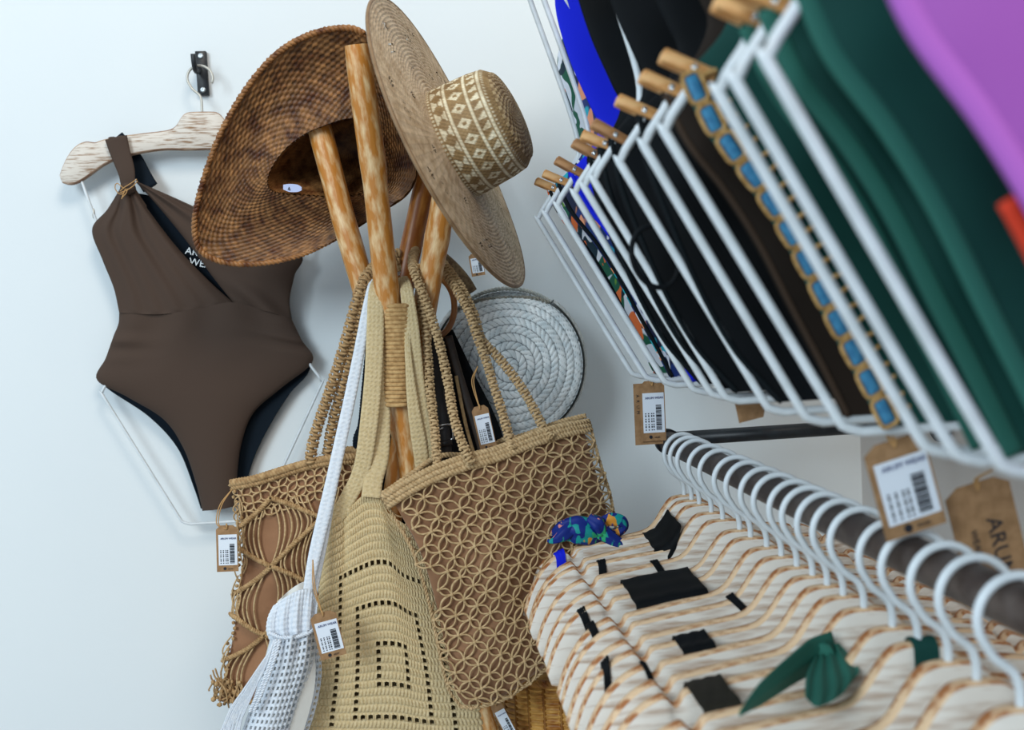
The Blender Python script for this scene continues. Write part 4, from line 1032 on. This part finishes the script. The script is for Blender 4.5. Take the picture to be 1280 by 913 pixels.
# ------------------------------------------------------------------ wicker hamper on the floor
hx_ = P(690, 870, -.150)[0]+.02; hz_ = P(690, 828, -.15)[2]; hy_ = -.150
hp = thing('wicker_hamper', (hx_, hy_, 0), 'tall golden wicker hamper below the net tote, mostly hidden by wooden hangers', 'basket')
nth = 28*8; nrw = 440; hr = .098
th = np.linspace(0, 2*PI, nth, endpoint=False)[None]; zz = np.linspace(.55, hz_, nrw)[:, None]; rw = np.floor(np.arange(nrw)/4)[:, None]; rfr = (np.arange(nrw)/4 % 1)[:, None]
rr_ = hr*(.92+.08*(zz/hz_)); ww = .0030*np.sin(th*14+PI*(rw % 2))+.0016*np.sin(rfr*PI)
p = np.stack([hx_+(rr_+ww)*np.cos(th), hy_+(rr_+ww)*np.sin(th), zz+0*th], -1)
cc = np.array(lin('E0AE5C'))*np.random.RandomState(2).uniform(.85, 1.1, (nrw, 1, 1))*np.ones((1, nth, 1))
MB().grid(p, None, cc, closed_u=True).build('woven_wall', M['wicker'], hp)
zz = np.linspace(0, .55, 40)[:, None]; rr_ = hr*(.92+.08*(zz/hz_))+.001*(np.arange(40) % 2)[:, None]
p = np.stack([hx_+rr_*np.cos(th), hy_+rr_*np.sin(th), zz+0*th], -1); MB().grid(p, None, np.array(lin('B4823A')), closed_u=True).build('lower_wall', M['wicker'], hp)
stk = MB()
for k in range(28):
    a = 2*PI*k/28; stk.tube(np.array([[hx_+(hr*.92)*math.cos(a), hy_+(hr*.92)*math.sin(a), .01], [hx_+hr*math.cos(a), hy_+hr*math.sin(a), hz_]]), .0026, 6, col=np.array(lin('A9762F')))
stk.build('stakes', M['wicker'], hp)
rm_ = MB(); a = np.linspace(0, 2*PI, 120); rope(rm_, np.stack([hx_+(hr+.001)*np.cos(a), hy_+(hr+.001)*np.sin(a), hz_+.004+0*a], 1), .006, .02, 3, col=np.array(lin('BD8A40'))); rm_.build('braided_rim', M['wicker'], hp)
# lid
q = np.linspace(.02, .97, 30)[:, None]; p = np.stack([hx_+hr*q*np.cos(th), hy_+hr*q*np.sin(th), hz_+.002+.001*np.sin(th*14+PI*(np.arange(30)[:, None] % 2))], -1); MB().grid(p, None, np.array(lin('B98840')), closed_u=True).build('lid', M['wicker'], hp)

# ------------------------------------------------------------------ tags on the bags and hat
hang_tag('price_tag', 'kraft price tag dangling from the leftmost macrame bag against the wall', (284, 686), 27, 60, -1, -.262, [(290, 612, -.25), (276, 632, -.255), (272, 655, -.258)])
hang_tag('price_tag', 'kraft tag tied to the white crochet pouch in front of the beige tote', (410, 794), 33, 60, -14, -.352, [(391, 700, -.33), (393, 735, -.345)])
hang_tag('price_tag', 'slim kraft tag hanging against the black bag beside the white round bag', (605, 535), 21, 56, -13, -.300, [(597, 458, -.285), (591, 478, -.292)])
hang_tag('price_tag', 'small tag peeping out below the brim of the pale straw hat', (596, 331), 17, 28, -10, -.24, [(590, 305, -.285), (592, 312, -.26)])
hang_tag('price_tag', 'white tag slanting below the net tote beside the wicker hamper', (632, 905), 15, 62, -27, -.262, [(612, 872, -.285), (616, 878, -.27)])

# ------------------------------------------------------------------ rails at the right
ye = depth_for(838, RX, -.205)
rl = thing('lower_clothes_rail', (RX, ye, ZC-.205), 'lower weathered steel clothes rail carrying the white-hooked wooden hangers', 'clothes rail')
zr = ZC-.187+.024-.0028-.0145
MB().tube(np.array([[RX, ye+.004, zr], [RX, -1.0, zr], [RX, -1.2, zr]]), .0140, 20).build('pipe', M['rail'], rl)
MB().tube(np.array([[RX-.012, ye+.006, zr+.003], [.70, ye+.006, zr+.003]]), .0105, 16, flat=.9).build('bracket_arm', M['black_metal'], rl)
MB().tube(np.array([[.703, ye+.006, zr+.003], [.708, ye+.006, zr+.003]]), .028, 20).build('wall_flange', M['black_metal'], rl)
MB().tube(np.array([[RX, ye+.014, zr], [RX, ye+.002, zr]]), .0165, 20).build('end_cap', M['black_metal'], rl)
for yy in (-1.16,):
    MB().tube(np.array([[RX, yy, zr], [.70, yy, zr]]), .0105, 16).build('bracket_arm', M['black_metal'], rl)
ur = thing('upper_clothes_rail', (RX, ye, ZC+.55), 'upper steel clothes rail above the frame hangers of swimsuits', 'clothes rail')
HZ = .548; zu = ZC+HZ+.024-.0028-.0145
MB().tube(np.array([[RX, ye, zu], [RX, -1.25, zu]]), .0140, 20).build('pipe', M['rail'], ur)
for yy in (ye+.006, -1.22): MB().tube(np.array([[RX-.012, yy, zu], [.71, yy, zu]]), .0105, 16).build('bracket_arm', M['black_metal'], ur)

# ------------------------------------------------------------------ wooden hangers on the lower rail
ordn = ['first', 'second', 'third', 'fourth', 'fifth', 'sixth', 'seventh', 'eighth', 'ninth', 'tenth', 'eleventh', 'twelfth', 'thirteenth', 'fourteenth', 'fifteenth', 'sixteenth', 'seventeenth', 'eighteenth', 'nearest']
hooks_px = [829, 838, 846, 861, 874, 893, 907, 925, 942, 961, 978, 996, 1015, 1038, 1073, 1102, 1137, 1172, 1222]
yaws = [9, -5, 3, -2, 2, -3, 1.5, 3, -1, 2, -3, 1, 3, -2, 2, -1.5, 1, 2.5, -1]
proto = None; low = []
for i, (hp_, yw) in enumerate(zip(hooks_px, yaws)):
    if proto is None:
        proto = make_hanger('wooden_hanger', '', 'hanger', 'white_wash_tan', 'raw_edge', deep=True); o = proto
    else: o = copy_tree(proto)
    yy = depth_for(hp_, RX-.024, -.187)
    o.location = (RX, yy, ZC-.187); o.rotation_euler = (0, math.radians(.7*math.sin(i*2.3)), math.radians(yw))
    tag(o, f'{ordn[i]} distressed wooden hanger from the wall end of the lower rail' if i < 18 else 'nearest distressed wooden hanger on the lower rail, at the right edge', 'hanger', 'wooden hangers on the lower rail')
    low.append((yy, yw))
def find_hanger(px, py, prefer=None):
    best = None
    for i, (yy, yw) in enumerate(low):
        for uu in np.linspace(-.19, .19, 153):
            a = math.radians(yw); q = proj((RX+uu*math.cos(a), yy+uu*math.sin(a), ZC-.187+hanger_top2(uu)))
            d = math.hypot(q[0]-px, q[1]-py)
            if best is None or d < best[0]: best = (d, i, uu)
    return best[1], best[2]
def local_on(i, uu, dy, dz):
    yy, yw = low[i]; a = math.radians(yw)
    return np.array([RX+uu*math.cos(a)-dy*math.sin(a), yy+uu*math.sin(a)+dy*math.cos(a), ZC-.187+dz])
def strap_suit(px, py, wpx, mt, label, drop=.10, skew=0, body=True, span=0):
    i, uu = find_hanger(px, py); yy, yw = low[i]; mpp = 1/(F/(yy-CAM[1]))
    wd = wpx*mpp; zt = hanger_top2(uu); n = 9; mb = MB()
    us = np.linspace(uu-wd/2, uu+wd/2, n); gap = .0068
    prof = [(-gap, -drop), (-gap, -.05), (-gap, -.012), (-gap*.93, -.003), (-gap*.55, .0012), (0, .0022), (gap*.55, .0012), (gap*.93, -.003), (gap, -.012), (gap, -.05), (gap, -drop)]
    if span:
        dyn = low[i+span][0]-low[i][0]
        # over the first bar, slack across to the bar in front, then down its face
        prof = prof[:7]
        prof = [(-q[0], q[1]) for q in prof][:0]+[(gap, -drop), (gap, -.012), (gap*.93, -.003), (gap*.5, .0014), (0, .0022)]+[(dyn*q, .0022-.0012*math.sin(q*PI*span)**2) for q in np.linspace(.15, .85, 7)]+[(dyn, .0022), (dyn-gap*.6, .0012), (dyn-gap*.95, -.004), (dyn-gap, -.014), (dyn-gap, -.024)]
    rows = []
    for k, (dy, dz) in enumerate(prof):
        rows.append([local_on(i, x+skew*dz, dy, hanger_top2(x)+dz+.0006*math.sin(j_*2.1+k)) for j_, x in enumerate(us)])
    rows = np.array(rows); nn = surf_normals(rows)
    # outward = away from the bar
    cen = np.array([local_on(i, uu, (low[i+span][0]-low[i][0])/2 if span else 0, zt-.06)]); s_ = np.sign(((rows-cen)*nn).sum(-1).mean()); nn *= s_
    mb.grid(rows).grid((rows+nn*.0012)[:, ::-1])
    for a, b in ((rows[:, 0], (rows+nn*.0012)[:, 0]), (rows[:, -1], (rows+nn*.0012)[:, -1])): mb.grid(np.stack([a, b]))
    t = thing('swimsuit', local_on(i, uu, 0, zt-drop-.09), label, 'swimsuit', 'swimsuits on the lower rail')
    mb.build('strap', M[mt], t)
    if body and uu > -.12:
        bw = .020; c = uu*.8; bdy = 0
        us = np.linspace(-1, 1, 14)[None]; vv = np.linspace(0, 1, 12)[:, None]; hw = bw*(1-.3*np.sin(vv*PI))
        X = c+(uu-c)*(1-vv)+us*hw
        f_ = np.array([[local_on(i, X[a, b], -gap-.001*math.cos(us[0, b]*1.5), zt-drop-.09*vv[a, 0]) for b in range(14)] for a in range(12)])
        k_ = np.array([[local_on(i, X[a, b], gap+.001*math.cos(us[0, b]*1.5), zt-drop-.09*vv[a, 0]) for b in range(14)] for a in range(12)])
        bd = MB().grid(f_).grid(k_[:, ::-1]); bd.grid(np.stack([f_[:, 0], k_[:, 0]])).grid(np.stack([f_[:, -1], k_[:, -1]])).grid(np.stack([f_[-1], k_[-1]]))
        bd.build('body', M[mt], t)
    return t
M['s_tie'] = swim('green_tie_fabric', '2A6658', '337263')
M['s_olive'] = swim('dark_olive_swim_fabric', '26231C', '35302A')
for (px, py, wp, mt, lb, sk) in [
    (699, 692, 12, 's_blue', 'cobalt blue strap looped over a far wooden hanger tip', 0),
    (822, 664, 34, 's_black', 'wide black swim band hugging the neck slope of a far hanger', .3),
    (752, 704, 10, 's_black', 'tiny black strap on a far hanger beside the blue strap', 0),
    (818, 703, 9, 's_black', 'narrow black strap just behind the broad black band', -.5),
    (817, 714, 88, 's_black', 'broad black bikini band draped over a hanger bar', 0),
    (729, 768, 9, 's_black', 'short black strap near the notched tips, upper of two', -.3),
    (739, 783, 9, 's_black', 'short black strap near the notched tips, lower of two', -.3),
    (922, 757, 9, 's_black', 'slim black strap on a hanger bar right of the rest', -.9),
    (862, 806, 42, 's_black', 'medium black band on a hanger left of the green wrap', 0),
    (755, 826, 9, 's_black', 'small black strap at the notch of a middle hanger', 0),
    (812, 836, 11, 's_black', 'slim black strap crossing a near hanger bar', -.3),
    (880, 853, 48, 's_olive', 'dark olive gathered band on a near hanger bar', 0)]:
    strap_suit(px, py, wp, mt, lb, drop=.035 if wp > 25 else .045, skew=sk, span={34: 2, 88: 2, 42: 1, 48: 1}.get(wp, 0))

# printed scarf knotted on the far hanger tips
i, uu = find_hanger(733, 672)
sc = thing('swim_scarf', local_on(i, uu, 0, hanger_top2(uu)-.02), 'blue tropical print tie knotted round a far wooden hanger', 'scarf')
ys = low[i][0]-.014
def wad(path, rr, flat=.6, seed=0):
    rs = np.random.RandomState(seed); n = len(path); rr = np.interp(np.linspace(0, 1, n), np.linspace(0, 1, len(rr)), rr)
    mb = MB(); mb.tube(path, rr, 22, hint=(0, -1, 0), flat=flat)
    v = mb.v[-1].reshape(n, 22, 3); ang = np.linspace(0, 2*PI, 22, endpoint=False)
    c = v.mean(1, keepdims=True); k = 1+.13*np.sin(ang*5+rs.uniform(0, 6))[None, :, None]+.07*np.sin(ang*9+1)[None, :, None]; mb.v[-1] = (c+(v-c)*k).reshape(-1, 3); return mb
wad(W([(688, 671, ys), (705, 664, ys-.008), (725, 664, ys-.012), (742, 668, ys-.008), (752, 670, ys)], n=30), [.003, .011, .016, .015, .008], .7, 1).build('loose_end', M['print_scarf'], sc)
wad(W([(716, 660, ys-.016), (700, 672, ys-.020), (690, 677, ys-.018), (684, 676, ys-.016)], n=24), [.008, .009, .005, .0015], .5, 8).build('loose_end', M['print_scarf'], sc)
wad(W([(738, 655, ys-.006), (750, 664, ys-.012), (764, 674, ys-.014), (778, 681, ys-.014), (786, 684, ys-.013)], n=30), [.006, .010, .008, .006, .002], .6, 2).build('loose_end', M['print_scarf'], sc)
wad(W([(752, 652, ys-.002), (764, 650, ys-.004), (776, 652, ys-.004), (779, 660, ys-.002), (768, 667, ys), (755, 664, ys)], n=30), [.005, .008, .007, .005, .006, .005], .6, 3).build('bow_loop', M['print_scarf'], sc)
wad(W([(735, 648, ys-.012), (746, 656, ys-.016), (752, 668, ys-.014)], n=16), [.006, .010, .006], .9, 4).build('knot', M['print_scarf'], sc)

# green tie on a near hanger
i, uu = find_hanger(1030, 815)
gt = thing('swim_tie', local_on(i, uu, 0, hanger_top2(uu)-.03), 'forest green swim tie wrapped and knotted over near wooden hangers', 'tie')
yg0 = low[i][0]-.004; yk = (low[min(i+3, 18)][0]-low[i][0])/75
yg = lambda py: yg0+yk*max(0, py-812)
wad(W([(x_, y_, yg(y_)-.010) for x_, y_ in ((1040, 808), (1010, 823), (975, 848), (945, 872), (925, 892))], n=40), [.010, .012, .010, .008, .002], .30, 5).build('loose_end', M['s_tie'], gt)
g, u, v = coons([(1020, 818, 0), (1034, 808, 0), (1048, 804, 0)], [(1006, 872, 0), (1022, 884, 0), (1048, 872, 0), (1066, 852, 0)], [(1020, 818, 0), (1008, 845, 0), (1006, 872, 0)], [(1048, 804, 0), (1064, 822, 0), (1074, 838, 0), (1066, 852, 0)], 50, 24)
ygv = np.vectorize(yg)(g[..., 1]); yy_ = ygv-.014-.003*np.sin(u*24+v)-.004*np.sin(v*PI); p = P(g[..., 0], g[..., 1], yy_); p2_ = P(g[..., 0], g[..., 1], ygv-.004)
wm = MB().grid(p).grid(p2_[:, ::-1])
for a, b in ((p[:, 0], p2_[:, 0]), (p[:, -1], p2_[:, -1]), (p[0], p2_[0]), (p[-1], p2_[-1])): wm.grid(np.stack([a, b]))
wm.build('wrapped_band', M['s_tie'], gt)
wad(W([(1018, 812, yg0-.012), (1030, 818, yg0-.020), (1034, 826, yg0-.022)], n=14), [.005, .009, .006], .8, 6).build('knot', M['s_tie'], gt)
strap_suit(1150, 800, 34, 's_green', 'green band on a hanger behind the near white hooks', drop=.035)

# ------------------------------------------------------------------ frame hangers with swimsuits on the upper rail
LEG = [(.153, .358), (.139, .390), (.114, .424), (.092, .460), (.070, .505), (.050, .545), (.032, .583)]
LEGF = [(.153, .358), (.147, .395), (.132, .440), (.112, .490), (.088, .535), (.066, .562), (.052, .578)]
def suit_profile(kind, full=False):
    up = [(.105, .150), (.128, .185), (.133, .225), (.120, .275), (.112, .305), (.124, .330), (.143, .349)]
    if kind == 'wide': up = [(.150, .130), (.158, .185), (.146, .240), (.126, .290), (.118, .310), (.127, .332), (.144, .350)]
    if kind == 'low': up = [(.120, .300), (.128, .330), (.148, .360)]
    return up+(LEGF if full else LEG)
def make_suit(name, label, mt, edge, kind='plain', trim=False, folds=0, strap=True, seed=0, full=False):
    LEG = LEGF if full else globals()['LEG']
    t = thing(name, (0, 0, 0), label, 'swimsuit', 'swimsuits on the upper rail')
    pr = resample(np.array(suit_profile(kind, full)), 70); nth = 72
    a = np.linspace(0, 2*PI, nth, endpoint=False)[None]; w_ = pr[:, 0][:, None]; zz = (Z0-pr[:, 1])[:, None]
    d = .012*np.clip(np.sin(np.linspace(.12, 1, 70)*PI), .15, 1)[:, None]
    X = w_*np.cos(a); Y = -d*np.sin(a)
    vv = np.linspace(0, 1, 70)[:, None]
    if folds: Y = Y-(np.sin(a) > 0)*folds*np.sin((X*60)+vv*(9+seed)+seed)*np.sin(a)**2*np.sin(vv*PI)
    p = np.stack([X, Y, zz+0*a], -1)
    MB().grid(p, None, closed_u=True).build('body', M[mt], t)
    leg = resample(np.stack([np.array(LEG)[:, 0], 0*np.array(LEG)[:, 0], Z0-np.array(LEG)[:, 1]], 1), 60)
    for s in (-1, 1):
        L_ = leg*[s, 1, 1]; MB().tube(L_+[-s*.003, -.003, 0], .0055 if mt in ('s_green', 's_purple') else .0022, 10, hint=(0, 1, 0), flat=.35).build('leg_binding', M[edge], t)
    if strap:
        zt = Z0-pr[0, 1]
        for s in (-1, 1):
            zb = hanger_top(.10); x0 = .098
            pts = np.array([(s*pr[0, 0]*.8, -.006, zt), (s*x0, -.0085, zb-.05), (s*x0, -.0085, zb-.004), (s*x0, 0, zb+.003), (s*x0, .0085, zb-.004), (s*x0, .0085, zb-.05), (s*pr[0, 0]*.8, .006, zt)])
            MB().tube(resample(pts, 40), .010, 10, hint=(0, 1, 0) if False else (0, -1, .02), flat=.15).build('strap', M[mt], t)
    if trim:
        for s in (-1, 1):
            n = 12; path = resample(leg*[s, 1, 1]+[0, -.010, 0], n+1); tn = np.gradient(path, axis=0); tn /= np.linalg.norm(tn, axis=1)[:, None]
            side = np.cross(tn, [0, 1, 0])*1.0; side /= np.linalg.norm(side, axis=1)[:, None]
            # side points to the body (towards x = 0)
            sg2 = np.sign(-path[:, 0]*side[:, 0]); side *= np.where(sg2 == 0, 1, sg2)[:, None]
            bl = MB(); tn_ = MB()
            for k in range(n):
                c = (path[k]+path[k+1])/2+side[k]*.001; h_ = length(path[k:k+2])/2*.80
                Rm = np.stack([tn[k], np.array([0, 1., 0]), side[k]], 1)
                bl.box(c, (h_*1.9, .003, .0080), Rm, bevel=.0014)
                ring = np.array([c+tn[k]*h_*1.12*np.sign(math.cos(q))*abs(math.cos(q))**.5+side[k]*.0062*np.sign(math.sin(q))*abs(math.sin(q))**.5+[0, -.001, 0] for q in np.linspace(0, 2*PI, 20, endpoint=False)])
                tn_.tube(ring, .0014, 6, closed=True)
                for q in (-.5, .5):
                    b0 = c+side[k]*.007+tn[k]*h_*q*1.1; tn_.tube(np.array([b0, b0+side[k]*.0055+tn[k]*q*.001, b0+side[k]*.0085]), [.0019, .0016, .0010], 6)
                    tn_.blob(b0+side[k]*.0085, .0016, nu=6, nv=5)
            bl.build('blue_band', M['bead_blue'], t); tn_.build('crochet_trim', M['tan_crochet'], t)
    return t
corner_px = [672, 683, 697, 718, 733, 743, 776, 805, 835, 898, 924, 960]
ulab = ['farthest', 'second farthest', 'third farthest', 'fourth farthest', 'fifth farthest', 'sixth farthest', 'seventh farthest', 'eighth farthest', 'fourth nearest', 'third nearest', 'second nearest', 'nearest']
up_y = [depth_for(c_, RX-.165, HZ-.440) for c_ in corner_px]
uyaw = [2, -1, 1, 2, -2, 1, 0, 1, -2, 1, -1, 0]
protoA = protoB = None
for i, yy in enumerate(up_y):
    dark = i in (2, 3, 5)
    if dark:
        if protoB is None: protoB = make_hanger('frame_hanger', '', 'hanger', 'white_wash', 'raw_edge', True, dark=True, flip=6); o = protoB
        else: o = copy_tree(protoB)
    else:
        if protoA is None: protoA = make_hanger('frame_hanger', '', 'hanger', 'white_wash', 'raw_edge', True); o = protoA
        else: o = copy_tree(protoA)
    o.location = (RX, yy, ZC+HZ); o.rotation_euler = (0, 0, math.radians(uyaw[i]))
    tag(o, f'{ulab[i]} white wire frame hanger with pegs on the upper rail', 'hanger', 'wire frame hangers on the upper rail')
suits = [('print_leaf', 's_blackedge', 'plain', 'white swimsuit with green leaf print, farthest on the upper rail', 0),
    ('print_navy', 's_blackedge', 'plain', 'navy and turquoise tropical print swimsuit beside the white leaf one', .001),
    ('s_blue', 's_blue', 'wide', 'plain cobalt blue swimsuit on the upper rail', .002),
    ('s_black', 's_blackedge', 'wide', 'black swimsuit hanging directly before the cobalt blue one', .003),
    ('s_black', 's_blackedge', 'plain', 'black swimsuit, second in front of the cobalt blue one', .003),
    ('s_black', 's_blackedge', 'wide', 'black swimsuit, third in front of the cobalt blue one', .003),
    ('s_black', 's_blackedge', 'wide', 'black swimsuit hanging directly behind the dark brown one', .003),
    ('s_dbrown', 's_brownedge', 'wide', 'dark brown swimsuit between the black and green ones', .002),
    ('s_green', 's_greenedge', 'wide', 'green swimsuit with tan crochet and blue trimmed leg opening', .002),
    ('s_green', 's_greenedge', 'wide', 'green swimsuit directly in front of the crochet trimmed one', .003),
    ('s_green', 's_greenedge', 'wide', 'plain green swimsuit, second in front of the trimmed one', .006),
    ('s_green', 's_greenedge', 'wide', 'plain green swimsuit directly behind the purple one', .006)]
for i, (mt, ed_, kd, lb, fo) in enumerate(suits):
    o = make_suit('swimsuit', lb, mt, ed_, kd, trim=(i == 8), folds=fo, seed=i, full=(3 <= i <= 6))
    o.location = (RX, up_y[i], ZC+HZ); o.rotation_euler = (0, 0, math.radians(uyaw[i]))
# purple suit, nearest of all, on a plain hanger
yp = CAM[1]+.350
o = make_hanger('wooden_hanger', 'plain wooden hanger holding the purple swimsuit on the upper rail', 'hanger', 'white_wash', 'raw_edge')
o.location = (RX, yp, ZC+HZ)
o = make_suit('swimsuit', 'orchid purple swimsuit nearest the camera, at the top right', 's_purple', 's_purpleedge', 'wide', folds=.0012, seed=3)
leg = resample(np.stack([np.array(LEG)[:, 0], 0*np.array(LEG)[:, 0], Z0-np.array(LEG)[:, 1]], 1), 60)
for s_ in (-1, 1):
    MB().tube((leg*[s_, 1, 1])[25:]+[s_*.0035, .002, -.002], .0040, 10, hint=(0, 1, 0), flat=.3).build('red_lining_edge', M['s_red'], o)
o.location = (RX-.008, yp, ZC+HZ-.013)

# round strap hoop of a black suit, hanging clear in front of its hanger
hoop_parent = [q for q in bpy.data.objects if q.get('label', '').startswith('black swimsuit, third')][0]
a = np.linspace(0, 2*PI, 50, endpoint=False); yh_ = up_y[6]+.030
hp3 = P(816+29*np.cos(a)+6*np.sin(a), 322+38*np.sin(a), yh_+0*a)
MB().tube(hp3, .0022, 8, closed=True).build('strap_hoop', M['s_black'], hoop_parent)
# tags on the upper rail
hang_tag('price_tag', 'double kraft tag with barcode hanging below the farthest frame hangers', (816, 514), 31, 74, -3, up_y[0]-.006, [(812, 470, up_y[0]-.003), (814, 478, up_y[0]-.006)], two=True)
hang_tag('price_tag', 'plain kraft tag half hidden behind the wire frames, back to us', (937, 508), 34, 34, 76, up_y[4]+.02, [(932, 492, up_y[4]+.012), (940, 498, up_y[4]+.018)], blank=True)
hang_tag('price_tag', 'large kraft tag with white barcode label below the green swimsuits', (1131, 608), 78, 116, -17, CAM[1]+.615, [(1108, 541, CAM[1]+.615), (1111, 548, CAM[1]+.615)])
hang_tag('price_tag', 'blank-faced brown kraft tag at the right edge above the lower rail', (1234, 664), 82, 120, -16, CAM[1]+.640, [(1240, 588, CAM[1]+.62), (1220, 600, CAM[1]+.635)], blank=True, brandside=True)
bpy.context.view_layer.update()
